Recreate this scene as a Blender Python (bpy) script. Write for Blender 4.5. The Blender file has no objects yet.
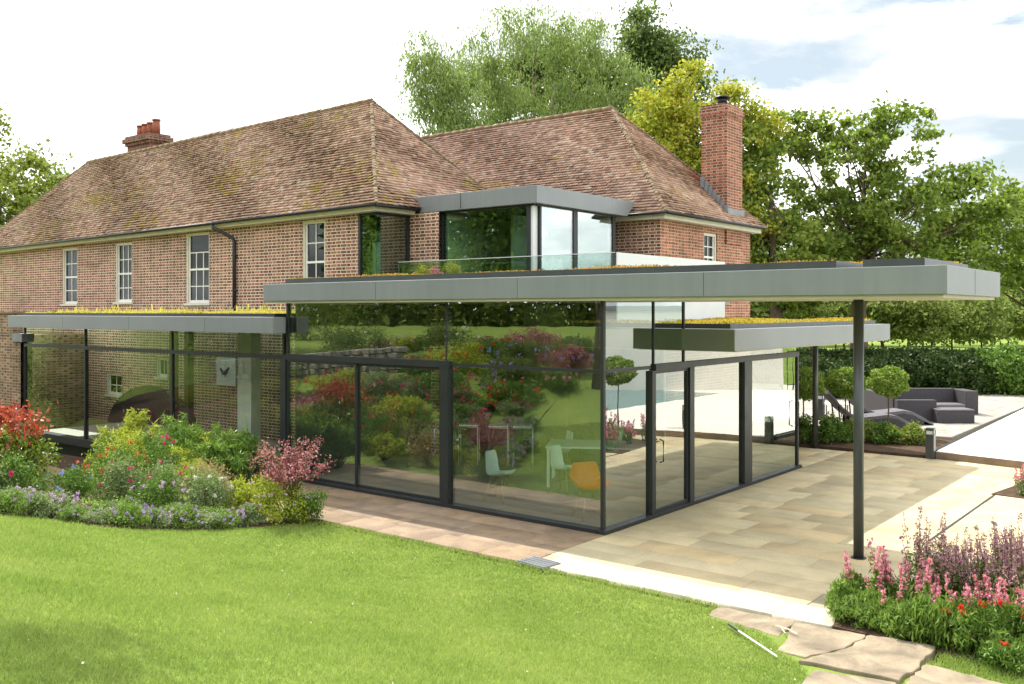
import bpy, math, random
import numpy as np
from mathutils import Vector, Matrix
random.seed(7)
RNG = np.random.default_rng(11)
scn = bpy.context.scene
col = scn.collection
R = math.radians

# ------------------------------------------------------------------ camera, sky, sun, exposure
cam_d = bpy.data.cameras.new('camera')
cam = bpy.data.objects.new('camera', cam_d)
col.objects.link(cam)
cam.location = (7.368, -11.408, 3.2)
cam.rotation_euler = (R(90), 0, R(38.4))
cam_d.sensor_width = 36.0
cam_d.lens = 36.0 * 938 / 1024
cam_d.shift_y = -31 / 1024
cam_d.clip_start = 0.1
cam_d.clip_end = 5000
scn.camera = cam

SUN = Vector((-0.70, 0.28, 1.0)).normalized()
ELEV = math.asin(SUN.z)
AZ = math.atan2(SUN.x, SUN.y)
world = bpy.data.worlds.new('World')
scn.world = world
world.use_nodes = True
wn, wl = world.node_tree.nodes, world.node_tree.links
wn.clear()
w_out = wn.new('ShaderNodeOutputWorld')
w_bg = wn.new('ShaderNodeBackground')
w_bg.inputs['Strength'].default_value = 0.15
sky = wn.new('ShaderNodeTexSky')
sky.sky_type = 'NISHITA'
sky.sun_disc = False
sky.sun_elevation = ELEV
sky.sun_rotation = AZ
sky.air_density = 1.2
sky.dust_density = 1.5
w_tc = wn.new('ShaderNodeTexCoord')
w_map = wn.new('ShaderNodeMapping')
w_map.inputs['Scale'].default_value = (1.0, 1.0, 3.0)
w_n1 = wn.new('ShaderNodeTexNoise')
w_n1.inputs['Scale'].default_value = 2.3
w_n1.inputs['Detail'].default_value = 9
w_n1.inputs['Roughness'].default_value = 0.58
w_n1.inputs['Distortion'].default_value = 0.3
w_dot = wn.new('ShaderNodeVectorMath'); w_dot.operation = 'DOT_PRODUCT'
# the cloud breaks up towards the north
w_dot.inputs[1].default_value = (-0.05, 0.97, 0.24)
w_ma = wn.new('ShaderNodeMath'); w_ma.operation = 'MULTIPLY_ADD'
w_ma.inputs[1].default_value = -0.31
w_cl = wn.new('ShaderNodeMath'); w_cl.operation = 'MAXIMUM'; w_cl.inputs[1].default_value = 0.0
w_pw = wn.new('ShaderNodeMath'); w_pw.operation = 'POWER'; w_pw.inputs[1].default_value = 6.0
w_ramp = wn.new('ShaderNodeValToRGB')
w_ramp.color_ramp.elements[0].position = 0.20
w_ramp.color_ramp.elements[0].color = (0, 0, 0, 1)
w_ramp.color_ramp.elements[1].position = 0.31
w_ramp.color_ramp.elements[1].color = (1, 1, 1, 1)
w_n2 = wn.new('ShaderNodeTexNoise')
w_n2.inputs['Scale'].default_value = 4.5
w_n2.inputs['Detail'].default_value = 6
w_r2 = wn.new('ShaderNodeValToRGB')
w_r2.color_ramp.elements[0].position = 0.40
w_r2.color_ramp.elements[0].color = (2.5, 2.6, 2.7, 1)
w_r2.color_ramp.elements[1].position = 0.60
w_r2.color_ramp.elements[1].color = (8.0, 8.0, 8.1, 1)
w_mix = wn.new('ShaderNodeMix'); w_mix.data_type = 'RGBA'
wl.new(w_tc.outputs['Generated'], w_map.inputs['Vector'])
wl.new(w_map.outputs[0], w_n1.inputs['Vector'])
wl.new(w_map.outputs[0], w_n2.inputs['Vector'])
wl.new(w_tc.outputs['Generated'], w_dot.inputs[0])
wl.new(w_dot.outputs['Value'], w_cl.inputs[0]); wl.new(w_cl.outputs[0], w_pw.inputs[0]); wl.new(w_pw.outputs[0], w_ma.inputs[0])
wl.new(w_n1.outputs['Fac'], w_ma.inputs[2])
wl.new(w_ma.outputs[0], w_ramp.inputs['Fac'])
wl.new(w_n2.outputs['Fac'], w_r2.inputs['Fac'])
wl.new(w_ramp.outputs['Color'], w_mix.inputs['Factor'])
w_dk = wn.new('ShaderNodeMix'); w_dk.data_type = 'RGBA'; w_dk.blend_type = 'MULTIPLY'; w_dk.inputs[0].default_value = 1.0; w_dk.inputs[7].default_value = (.30, .31, .32, 1)
wl.new(sky.outputs['Color'], w_dk.inputs[6])
w_hz = wn.new('ShaderNodeMix'); w_hz.data_type = 'RGBA'; w_hz.inputs[0].default_value = 0.62; w_hz.inputs[7].default_value = (2.05, 2.3, 2.42, 1)
wl.new(w_dk.outputs[2], w_hz.inputs[6]); wl.new(w_hz.outputs[2], w_mix.inputs[6])
wl.new(w_r2.outputs['Color'], w_mix.inputs[7])
wl.new(w_mix.outputs[2], w_bg.inputs['Color'])
wl.new(w_bg.outputs[0], w_out.inputs['Surface'])

sun_d = bpy.data.lights.new('sun', 'SUN')
sun_d.energy = 3.0
sun_d.angle = R(0.6)
sun_d.color = (1.0, 0.95, 0.86)
sun = bpy.data.objects.new('sun', sun_d)
sun.location = (0, 0, 40)
sun.rotation_euler = (-SUN).to_track_quat('-Z', 'Y').to_euler()
col.objects.link(sun)

scn.view_settings.view_transform = 'Standard'
scn.view_settings.look = 'None'
scn.view_settings.exposure = 1.45
scn.view_settings.gamma = 1.0
scn.cycles.max_bounces = 10
scn.cycles.diffuse_bounces = 3
scn.cycles.glossy_bounces = 4
scn.cycles.transparent_max_bounces = 24
scn.cycles.sample_clamp_indirect = 6
scn.cycles.use_denoising = True

# ------------------------------------------------------------------ material helpers
def new_mat(name):
    m = bpy.data.materials.new(name); m.use_nodes = True
    nt = m.node_tree; nt.nodes.clear()
    out = nt.nodes.new('ShaderNodeOutputMaterial')
    return m, nt, out

class NT:
    def __init__(s, nt): s.nt = nt
    def n(s, t, **k):
        o = s.nt.nodes.new(t)
        for a, v in k.items():
            if a.startswith('i_'):
                o.inputs[a[2:].replace('_', ' ')].default_value = v
            else: setattr(o, a, v)
        return o
    def l(s, a, b): s.nt.links.new(a, b)
    def math(s, op, a, b=None, c=None):
        o = s.nt.nodes.new('ShaderNodeMath'); o.operation = op
        for i, v in enumerate((a, b, c)):
            if v is None: continue
            if isinstance(v, (int, float)): o.inputs[i].default_value = v
            else: s.l(v, o.inputs[i])
        return o.outputs[0]
    def ramp(s, fac, stops, interp='LINEAR'):
        o = s.nt.nodes.new('ShaderNodeValToRGB'); cr = o.color_ramp; cr.interpolation = interp
        while len(cr.elements) < len(stops): cr.elements.new(0.5)
        for e, (p, c) in zip(cr.elements, stops):
            e.position = p; e.color = (c[0], c[1], c[2], 1) if not isinstance(c, float) else (c, c, c, 1)
        s.l(fac, o.inputs['Fac']); return o.outputs['Color']
    def mix(s, fac, a, b, mode='MIX'):
        o = s.nt.nodes.new('ShaderNodeMix'); o.data_type = 'RGBA'; o.blend_type = mode
        for i, v in ((0, fac), (6, a), (7, b)):
            if isinstance(v, (int, float)): o.inputs[i].default_value = v
            elif isinstance(v, tuple): o.inputs[i].default_value = (*v, 1)
            else: s.l(v, o.inputs[i])
        return o.outputs[2]
    def noise(s, vec, scale, detail=4, rough=.55, dist=0):
        o = s.n('ShaderNodeTexNoise'); o.inputs['Scale'].default_value = scale
        o.inputs['Detail'].default_value = detail; o.inputs['Roughness'].default_value = rough
        o.inputs['Distortion'].default_value = dist
        if vec is not None: s.l(vec, o.inputs['Vector'])
        return o.outputs['Fac']
    def pos(s): return s.n('ShaderNodeNewGeometry').outputs['Position']
    def obj(s): return s.n('ShaderNodeTexCoord').outputs['Object']
    def bump(s, h, strength=.3, dist=.01):
        o = s.n('ShaderNodeBump'); o.inputs['Strength'].default_value = strength; o.inputs['Distance'].default_value = dist
        s.l(h, o.inputs['Height']); return o.outputs[0]
    def bsdf(s, out, color, rough=.6, metal=0., spec=.5, normal=None):
        b = s.n('ShaderNodeBsdfPrincipled')
        for k, v in (('Base Color', color), ('Roughness', rough), ('Metallic', metal), ('Specular IOR Level', spec)):
            if isinstance(v, (int, float)): b.inputs[k].default_value = v
            elif isinstance(v, tuple): b.inputs[k].default_value = (*v, 1)
            else: s.l(v, b.inputs[k])
        if normal is not None: s.l(normal, b.inputs['Normal'])
        if out is not None: s.l(b.outputs[0], out.inputs['Surface'])
        return b.outputs[0]

def simple(name, c, rough=.6, metal=0., spec=.5, var=.12, scale=3., bump=0.):
    m, nt, out = new_mat(name); t = NT(nt)
    f = t.noise(t.obj(), scale, 5, .6)
    cc = t.ramp(f, [(.3, tuple(x * (1 - var) for x in c)), (.7, tuple(min(1, x * (1 + var)) for x in c))])
    rr = t.math('MULTIPLY_ADD', t.noise(t.obj(), scale * 2.3, 3), .2, rough - .1)
    nm = t.bump(t.noise(t.obj(), scale * 14, 4), bump, .004) if bump else None
    t.bsdf(out, cc, rr, metal, spec, nm)
    return m

def leafmat(name, cols, trans=.35, rough=.55, var_scale=1.2, spec=.25):
    """random colour per leaf, with slow drifts through the crown"""
    m, nt, out = new_mat(name); t = NT(nt)
    g = t.n('ShaderNodeNewGeometry')
    k = len(cols) - 1
    f = t.math('MULTIPLY_ADD', t.noise(t.obj(), var_scale, 3), .7, t.math('MULTIPLY_ADD', g.outputs['Random Per Island'], .6, -.15))
    c = t.ramp(f, [(i / k * .8 + .1, cols[i]) for i in range(k + 1)])
    b = t.bsdf(None, c, rough, 0, spec)
    tr = t.n('ShaderNodeBsdfTranslucent')
    c2 = t.mix(.45, c, t.mix(1., c, (.9, 1., .35), 'MULTIPLY'))
    t.l(c2, tr.inputs['Color'])
    mx = t.n('ShaderNodeMixShader'); mx.inputs[0].default_value = trans
    t.l(b, mx.inputs[1]); t.l(tr.outputs[0], mx.inputs[2]); t.l(mx.outputs[0], out.inputs['Surface'])
    return m

def brickmat(name, stretcher, header, mortar, moss=0.):
    """Flemish bond, courses of 75 mm"""
    m, nt, out = new_mat(name); t = NT(nt)
    sp = t.n('ShaderNodeSeparateXYZ'); t.l(t.pos(), sp.inputs[0])
    u = t.math('ADD', sp.outputs[0], sp.outputs[1])
    v = sp.outputs[2]
    P, Hc = .3375, .075
    wob = t.math('MULTIPLY', t.math('SUBTRACT', t.noise(t.pos(), 1.7, 2), .5), .02)
    v2 = t.math('DIVIDE', t.math('ADD', v, wob), Hc)
    row = t.math('FLOOR', v2); fv = t.math('FRACT', v2)
    half = t.math('MULTIPLY', t.math('FLOORED_MODULO', row, 2.), .5)
    uu = t.math('ADD', t.math('DIVIDE', u, P), half)
    cell = t.math('FLOOR', uu); fu = t.math('FRACT', uu)
    ishead = t.math('GREATER_THAN', fu, .667)
    mw = .05
    m1 = t.math('LESS_THAN', fu, mw)
    m2 = t.math('COMPARE', fu, .667, mw / 2)
    m3 = t.math('LESS_THAN', fv, .23)
    mort = t.math('MAXIMUM', t.math('MAXIMUM', m1, m2), m3)
    cb = t.n('ShaderNodeCombineXYZ'); t.l(t.math('MULTIPLY_ADD', ishead, .37, cell), cb.inputs[0]); t.l(row, cb.inputs[1])
    wn_ = t.n('ShaderNodeTexWhiteNoise'); wn_.noise_dimensions = '3D'; t.l(cb.outputs[0], wn_.inputs['Vector'])
    rnd = wn_.outputs['Value']
    s0 = t.ramp(rnd, [(0, tuple(x * .6 for x in stretcher)), (.5, stretcher), (1, tuple(min(1, x * 1.45) for x in stretcher))])
    h0 = t.ramp(rnd, [(0, tuple(x * .6 for x in header)), (.6, header), (1, stretcher)])
    c = t.mix(ishead, s0, h0)
    c = t.mix(mort, c, mortar)
    big = t.noise(t.pos(), .7, 8, .7, .8)
    c = t.mix(1., c, t.ramp(big, [(.32, (.66, .66, .64)), (.5, (.95, .94, .93)), (.68, (1.12, 1.08, 1.04))]), 'MULTIPLY')
    c = t.mix(.25, c, t.mix(1., c, t.ramp(t.noise(t.pos(), 40, 3), [(.3, (.5, .5, .5)), (.7, (1.4, 1.4, 1.4))]), 'MULTIPLY'))
    if moss:
        c = t.mix(t.ramp(t.noise(t.pos(), 1.3, 6, .7), [(.5, (0., 0., 0.)), (.75, (moss, moss, moss))]), c, (.10, .09, .045))
    nm = t.bump(t.math('SUBTRACT', 1., mort), .5, .008)
    t.bsdf(out, c, .9, 0, .2, nm)
    return m

def tilemat(name, mossy):
    m, nt, out = new_mat(name); t = NT(nt)
    g = t.n('ShaderNodeNewGeometry')
    c = t.ramp(g.outputs['Random Per Island'], [(0, (.22, .15, .12)), (.2, (.34, .235, .185)), (.45, (.42, .275, .21)),
                                                (.65, (.39, .30, .235)), (.82, (.46, .33, .26)), (1, (.50, .41, .33))])
    p = t.pos()
    c = t.mix(1., c, t.ramp(t.noise(p, .55, 5, .6), [(.3, (.90, .86, .85)), (.7, (1.14, 1.02, .98))]), 'MULTIPLY')
    lich = t.ramp(t.noise(p, 9, 5, .7), [(.55, (0., 0., 0.)), (.68, (.55, .55, .55))])
    c = t.mix(lich, c, (.38, .34, .26))
    ms = t.math('MULTIPLY', t.noise(p, 3.6, 6, .72), t.math('MULTIPLY_ADD', t.noise(p, .42, 2), 1.3, .35))
    mk = t.ramp(ms, [(.67 - .07 * mossy, (0., 0., 0.)), (.73 - .07 * mossy, (.8, .8, .8))])
    c = t.mix(mk, c, (.36, .27, .06))
    t.bsdf(out, c, .9, 0, .15, t.bump(t.noise(p, 45, 4), .35, .006))
    return m

def glassmat(name, tint, f0, gain=1.0):
    """coated double glazing: tinted see-through plus a mirror layer that strengthens at grazing angles"""
    m, nt, out = new_mat(name); t = NT(nt)
    tr = t.n('ShaderNodeBsdfTransparent'); tr.inputs['Color'].default_value = (*tint, 1)
    gl = t.n('ShaderNodeBsdfGlossy'); gl.inputs['Roughness'].default_value = 0.0
    gl.inputs['Color'].default_value = (.97, 1.0, .98, 1)
    wv = t.noise(t.obj(), .55, 3); t.l(t.bump(wv, .035, .06), gl.inputs['Normal'])
    lw = t.n('ShaderNodeLayerWeight'); lw.inputs['Blend'].default_value = .32
    f = t.math('MULTIPLY_ADD', lw.outputs['Fresnel'], (1 - f0) * gain, f0)
    mx = t.n('ShaderNodeMixShader'); t.l(f, mx.inputs[0])
    t.l(tr.outputs[0], mx.inputs[1]); t.l(gl.outputs[0], mx.inputs[2]); t.l(mx.outputs[0], out.inputs['Surface'])
    return m

def stonemat(name, cols, sc=2.2, dirt=.35):
    m, nt, out = new_mat(name); t = NT(nt)
    g = t.n('ShaderNodeNewGeometry'); p = t.pos(); k = len(cols) - 1
    c = t.ramp(g.outputs['Random Per Island'], [(i / k, cols[i]) for i in range(k + 1)])
    c = t.mix(1., c, t.ramp(t.noise(p, sc, 7, .62, .6), [(.3, (1 - dirt,) * 3), (.68, (1.1, 1.08, 1.04))]), 'MULTIPLY')
    c = t.mix(.5, c, t.mix(1., c, t.ramp(t.noise(p, 38, 4, .7), [(.3, (.75,) * 3), (.7, (1.2,) * 3)]), 'MULTIPLY'))
    t.bsdf(out, c, t.math('MULTIPLY_ADD', t.noise(p, 6, 3), .2, .78), 0, .2, t.bump(t.noise(p, 22, 5), .25, .005))
    return m

M = {}
M['brick'] = brickmat('old_brick', (.32, .145, .105), (.19, .09, .068), (.76, .68, .54))
M['brick_red'] = brickmat('red_brick', (.38, .15, .095), (.25, .10, .07), (.55, .44, .32))
M['brick_dim'] = brickmat('weathered_brick', (.30, .19, .12), (.16, .10, .07), (.42, .36, .26), .5)
M['tile'] = tilemat('roof_tiles', 1.0)
M['tile2'] = tilemat('roof_tiles_redder', .2)
M['underlay'] = simple('roof_underlay', (.06, .045, .035), .95)
def fasciamat():
    m, nt, out = new_mat('grey_coated_metal'); t = NT(nt)
    mp = t.n('ShaderNodeMapping'); mp.inputs['Scale'].default_value = (9, 9, .5); t.l(t.pos(), mp.inputs['Vector'])
    st = t.noise(mp.outputs[0], 1.2, 6, .7); bl = t.noise(t.pos(), 1.1, 4)
    c = t.mix(1., t.ramp(bl, [(.3, (.20, .218, .232)), (.7, (.228, .246, .260))]), t.ramp(st, [(.3, (.93, .93, .93)), (.65, (1.02, 1.02, 1.02))]), 'MULTIPLY')
    t.bsdf(out, c, t.math('MULTIPLY_ADD', st, .22, .30), .15, .5, t.bump(t.noise(t.pos(), 2.5, 2), .06, .01)); return m
M['fascia'] = fasciamat()
M['frame'] = simple('dark_grey_frame', (.022, .026, .028), .42, .1, .4, .1, 2)
M['postgrey'] = simple('column_paint', (.062, .070, .070), .35, .2, .5, .12, 3)
M['soffit'] = simple('pale_soffit', (.52, .49, .42), .7, 0, .3, .06)
M['joinery'] = simple('cream_joinery', (.62, .60, .50), .5, 0, .4, .08, 5)
M['whitepaint'] = simple('white_paint', (.78, .77, .73), .5, 0, .4, .05)
M['render'] = simple('white_render', (.74, .72, .66), .85, 0, .2, .07, .8)
M['black'] = simple('black_iron', (.018, .019, .022), .45, .2, .5, .2)
M['lead'] = simple('grey_lead', (.22, .235, .25), .55, .5, .5, .15, 4)
M['glass'] = glassmat('pavilion_glass', (.88, .97, .91), .23, .66)
M['glass_side'] = glassmat('side_glass', (.62, .74, .68), .34, .9)
M['glass_wing'] = glassmat('wing_glass', (.80, .90, .84), .08, .5)
M['glass_up'] = glassmat('upstairs_glass', (.74, .86, .78), .07, .7)
M['glass_up2'] = glassmat('upstairs_side_glass', (.66, .76, .74), .20, .75)
M['glass_clear'] = glassmat('clear_balustrade', (.84, .91, .89), .05, .7)
M['frosted'] = simple('frosted_white_panel', (.66, .69, .69), .35, 0, .5, .04)
M['pane'] = glassmat('sash_glass', (.22, .25, .24), .02, .30)
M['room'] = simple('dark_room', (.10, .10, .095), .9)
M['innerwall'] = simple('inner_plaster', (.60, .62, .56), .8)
M['floor'] = simple('inner_floor', (.38, .36, .31), .5, 0, .5, .1)
M['rattan'] = simple('dark_rattan', (.050, .047, .052), .75, 0, .3, .25, 30, .5)
M['cushion'] = simple('grey_cushion', (.125, .12, .13), .85, 0, .2, .1, 4)
M['shell'] = simple('white_plastic_shell', (.74, .86, .82), .35, 0, .5, .03)
M['orange'] = simple('orange_plastic_shell', (.80, .19, .02), .35, 0, .5, .03)
M['wood'] = simple('pale_wood', (.42, .27, .14), .5, 0, .4, .2, 9)
M['bark'] = simple('bark', (.13, .10, .075), .95, 0, .1, .3, 8, .6)
M['barkpale'] = simple('pale_bark', (.24, .20, .14), .95, 0, .1, .3, 8, .6)
M['soil'] = simple('soil', (.075, .050, .033), 1.0, 0, .1, .4, 5, .7)
M['teal'] = simple('pool_water', (.03, .16, .17), .08, 0, .6, .1)
M['terra'] = simple('terracotta', (.25, .085, .05), .8, 0, .2, .2, 8)
M['paving'] = stonemat('sandstone', [(.45, .395, .25), (.50, .43, .265), (.47, .415, .275), (.53, .46, .295), (.455, .41, .275), (.50, .40, .235), (.51, .45, .305)], 1.3, .24)
M['pathstone'] = stonemat('brown_stone', [(.22, .165, .11), (.30, .22, .145), (.26, .20, .15), (.33, .25, .17)], 2.5)
M['rustic'] = stonemat('rustic_stone', [(.29, .235, .165), (.33, .27, .19), (.30, .25, .18)], 2.2, .55)
M['palestone'] = stonemat('pale_stone', [(.66, .65, .60), (.70, .68, .62), (.64, .62, .57)], 1.2, .1)
M['loungestone'] = stonemat('lounge_stone', [(.30, .28, .25), (.34, .32, .285), (.28, .265, .24)], 1.2, .2)  # tree shade over the lounge is put into this lower albedo
M['edge'] = stonemat('edge_stone', [(.50, .455, .35), (.55, .50, .39), (.52, .48, .38)], 3, .25)
M['joint'] = simple('joint_grit', (.30, .265, .19), .95)

# ------------------------------------------------------------------ object helpers
def link(o, parent=None):
    col.objects.link(o)
    if parent is not None: o.parent = parent
    return o
def tag(o, label=None, cat=None, group=None, kind=None):
    if label: o['label'] = label
    if cat: o['category'] = cat
    if group: o['group'] = group
    if kind: o['kind'] = kind
    return o
def root(name, loc, label, cat, group=None, rz=0., scale=1.):
    o = bpy.data.objects.new(name, None); o.empty_display_size = .2
    o.location = loc; o.rotation_euler = (0, 0, rz); o.scale = (scale,) * 3
    link(o); return tag(o, label, cat, group)
def top_of(p):
    while p.parent is not None: p = p.parent
    return p
def copy_tree(o, parent=None):
    c = o.copy(); link(c, parent)
    for ch in list(o.children): copy_tree(ch, c)
    return c

def np_mesh(name, V, F, mats, parent=None, smooth=False, mi=None, local=False):
    """V (n,3) absolute, F (m,k) int; linked as one object"""
    V = np.asarray(V, dtype=np.float32); F = np.asarray(F, dtype=np.int32)
    if parent is not None and not local:
        b = top_of(parent).location
        V = V - np.array([b.x, b.y, b.z], dtype=np.float32)
    me = bpy.data.meshes.new(name)
    k = F.shape[1]
    me.vertices.add(len(V)); me.vertices.foreach_set('co', V.ravel())
    me.loops.add(F.size); me.loops.foreach_set('vertex_index', F.ravel())
    me.polygons.add(len(F))
    me.polygons.foreach_set('loop_start', np.arange(0, F.size, k, dtype=np.int32))
    me.polygons.foreach_set('loop_total', np.full(len(F), k, dtype=np.int32))
    if smooth: me.polygons.foreach_set('use_smooth', np.ones(len(F), dtype=bool))
    if not isinstance(mats, (list, tuple)): mats = [mats]
    for m in mats: me.materials.append(m)
    if mi is not None: me.polygons.foreach_set('material_index', np.asarray(mi, dtype=np.int32))
    me.update(calc_edges=True); me.validate()
    return link(bpy.data.objects.new(name, me), parent)

class MB:
    def __init__(s, mat=None): s.v = []; s.f = []; s.mat = mat or Matrix.Identity(4)
    def add(s, vs, fs):
        b = len(s.v)
        s.v += [tuple(s.mat @ Vector(v)) for v in vs]; s.f += [tuple(i + b for i in f) for f in fs]; return s
    def box(s, x0, x1, y0, y1, z0, z1, ch=0.):
        if x0 > x1: x0, x1 = x1, x0
        if y0 > y1: y0, y1 = y1, y0
        if ch <= 0:
            vs = [(x, y, z) for z in (z0, z1) for x, y in ((x0, y0), (x1, y0), (x1, y1), (x0, y1))]
            return s.add(vs, [(3, 2, 1, 0), (4, 5, 6, 7), (0, 1, 5, 4), (1, 2, 6, 5), (2, 3, 7, 6), (3, 0, 4, 7)])
        def ring(a, z):
            return [(x0 + a, y0, z), (x1 - a, y0, z), (x1, y0 + a, z), (x1, y1 - a, z), (x1 - a, y1, z), (x0 + a, y1, z), (x0, y1 - a, z), (x0, y0 + a, z)]
        def inner(z):
            c = ch
            return [(x0 + c, y0 + c * .99, z), (x1 - c, y0 + c * .99, z), (x1 - c, y0 + c, z), (x1 - c, y1 - c, z), (x1 - c, y1 - c * .99, z), (x0 + c, y1 - c * .99, z), (x0 + c, y1 - c, z), (x0 + c, y0 + c, z)]
        vs = inner(z0) + ring(ch, z0 + ch) + ring(ch, z1 - ch) + inner(z1)
        fs = [tuple(range(7, -1, -1)), tuple(range(24, 32))]
        for k in range(3):
            for i in range(8):
                j = (i + 1) % 8; fs.append((k * 8 + i, k * 8 + j, k * 8 + 8 + j, k * 8 + 8 + i))
        return s.add(vs, fs)
    def cyl(s, c, r0, h, r1=None, n=20, cap=True):
        r1 = r0 if r1 is None else r1; x, y, z = c
        vs = [(x + r0 * math.cos(2 * math.pi * i / n), y + r0 * math.sin(2 * math.pi * i / n), z) for i in range(n)]
        vs += [(x + r1 * math.cos(2 * math.pi * i / n), y + r1 * math.sin(2 * math.pi * i / n), z + h) for i in range(n)]
        fs = [(i, (i + 1) % n, n + (i + 1) % n, n + i) for i in range(n)]
        if cap: fs += [tuple(range(n - 1, -1, -1)), tuple(range(n, 2 * n))]
        return s.add(vs, fs)
    def tube(s, pts, rad, n=8):
        pts = [Vector(p) for p in pts]; rs = rad if isinstance(rad, (list, tuple)) else [rad] * len(pts)
        vs = []; fs = []; up = Vector((0, 0, 1))
        for i, p in enumerate(pts):
            d = (pts[min(i + 1, len(pts) - 1)] - pts[max(i - 1, 0)]).normalized()
            a = d.cross(up); a = a.normalized() if a.length > .05 else d.cross(Vector((1, 0, 0))).normalized()
            b = d.cross(a)
            for k in range(n):
                t = 2 * math.pi * k / n; vs.append(tuple(p + (a * math.cos(t) + b * math.sin(t)) * rs[i]))
        for i in range(len(pts) - 1):
            for k in range(n):
                k2 = (k + 1) % n; fs.append((i * n + k, i * n + k2, (i + 1) * n + k2, (i + 1) * n + k))
        fs += [tuple(range(n - 1, -1, -1)), tuple((len(pts) - 1) * n + k for k in range(n))]
        return s.add(vs, fs)
    def prism(s, poly, z0, z1):
        n = len(poly)
        if sum(poly[i][0] * poly[(i + 1) % n][1] - poly[(i + 1) % n][0] * poly[i][1] for i in range(n)) < 0: poly = poly[::-1]
        zf0 = z0 if callable(z0) else (lambda x, y: z0); zf1 = z1 if callable(z1) else (lambda x, y: z1)
        vs = [(x, y, zf0(x, y)) for x, y in poly] + [(x, y, zf1(x, y)) for x, y in poly]
        return s.add(vs, [tuple(range(n - 1, -1, -1)), tuple(range(n, 2 * n))] + [(i, (i + 1) % n, n + (i + 1) % n, n + i) for i in range(n)])
    def build(s, name, mat, parent=None, smooth=False, local=False, bevel=0.):
        b = Vector((0, 0, 0))
        if parent is not None and not local: b = top_of(parent).location
        me = bpy.data.meshes.new(name)
        me.from_pydata([(v[0] - b.x, v[1] - b.y, v[2] - b.z) for v in s.v], [], s.f)
        me.materials.append(mat)
        if smooth: me.polygons.foreach_set('use_smooth', [len(f) < 7 for f in s.f])
        me.update()
        o = link(bpy.data.objects.new(name, me), parent)
        if bevel:
            md = o.modifiers.new('bevel', 'BEVEL'); md.width = bevel; md.segments = 2; md.limit_method = 'ANGLE'
        return o

def T(x, y):
    """ground height: a grass bank rising to the south, a dip under the left wing"""
    x = np.asarray(x, dtype=float); y = np.asarray(y, dtype=float)
    s = np.clip((-y - 2.6) / 8.5, 0, 1); h = 1.5 * s * s * (3 - 2 * s)
    w = np.clip((-x - 5.5) / 6, 0, 1) * np.clip((-y - 4.5) / 6, 0, 1); h = h + .5 * w
    dip = np.clip((-x - 8.0) / 2.5, 0, 1) * np.clip((y + 4.2) / 1.5, 0, 1) * np.clip((3. - y) / 1.5, 0, 1)
    return h - .42 * dip

# ------------------------------------------------------------------ ground sheet
def make_ground():
    def axis(a, b, step, far):
        c = list(np.arange(a, b + 1e-6, step)); e = [b]; d = step
        while e[-1] < far: d *= 1.35; e.append(e[-1] + d)
        l = [a]; d = step
        while l[-1] > -far: d *= 1.35; l.append(l[-1] - d)
        return np.array(l[:0:-1] + c + e[1:])
    xs = axis(-24, 12, .3, 2200); ys = axis(-24, 6, .3, 2200)
    X, Y = np.meshgrid(xs, ys); Z = T(X, Y)
    under = (Y > -2.35)
    Z = np.where(under, Z - .07, Z)
    V = np.stack([X, Y, Z], -1).reshape(-1, 3)
    nx, ny = len(xs), len(ys)
    i = np.arange(ny - 1)[:, None] * nx + np.arange(nx - 1)[None, :]
    F = np.stack([i, i + 1, i + nx + 1, i + nx], -1).reshape(-1, 4)
    m, nt, out = new_mat('lawn_ground'); t = NT(nt); p = t.pos()
    c = t.ramp(t.noise(p, .5, 7, .62), [(.3, (.11, .17, .032)), (.55, (.17, .235, .047)), (.75, (.25, .30, .07))])
    c = t.mix(.6, c, t.mix(1., c, t.ramp(t.noise(p, 60, 3, .7), [(.3, (.55,) * 3), (.7, (1.5,) * 3)]), 'MULTIPLY'))
    t.bsdf(out, c, .95, 0, .1, t.bump(t.noise(p, 90, 3), .7, .02))
    o = np_mesh('ground', V, F, m, smooth=True)
    tag(o, kind='structure')
make_ground()

# ------------------------------------------------------------------ paving
def slabs(name, x0, x1, y0, y1, z, mat, rowh=(.45, .75), wid=(.55, 1.15), gap=.006, th=.05, keep=None, along='x', seed=3, joint=True):
    rg = random.Random(seed); V = []; F = []
    a0, a1, b0, b1 = (x0, x1, y0, y1) if along == 'x' else (y0, y1, x0, x1)
    b = b0
    while b < b1 - .02:
        h = rg.uniform(*rowh); bb = min(b + h, b1)
        if b1 - bb < .2: bb = b1
        a = a0 - rg.uniform(0, .5)
        while a < a1:
            w = rg.uniform(*wid); aa = min(a + w, a1)
            if a1 - aa < .2: aa = a1
            la, lb, ra, rb = max(a, a0) + gap / 2, b + gap / 2, aa - gap / 2, bb - gap / 2
            if ra - la > .05:
                zz = z + rg.uniform(-.0006, .0006)
                if along == 'x': q = [(la, lb), (ra, lb), (ra, rb), (la, rb)]
                else: q = [(lb, la), (rb, la), (rb, ra), (lb, ra)][::-1]
                if keep is None or keep(sum(p[0] for p in q) / 4, sum(p[1] for p in q) / 4):
                    k = len(V); e = .004
                    cx_, cy_ = sum(p[0] for p in q) / 4, sum(p[1] for p in q) / 4
                    V += [(x, y, zz - th) for x, y in q] + [(x, y, zz - e) for x, y in q] + [(x - math.copysign(e, x - cx_), y - math.copysign(e, y - cy_), zz) for x, y in q]
                    for r in (0, 4):
                        for i in range(4): j = (i + 1) % 4; F.append((k + r + i, k + r + j, k + r + 4 + j, k + r + 4 + i))
                    F.append((k + 8, k + 9, k + 10, k + 11))
            a = aa
        b = bb
    o = np_mesh(name, V, F, mat); return tag(o, kind='structure')

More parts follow.
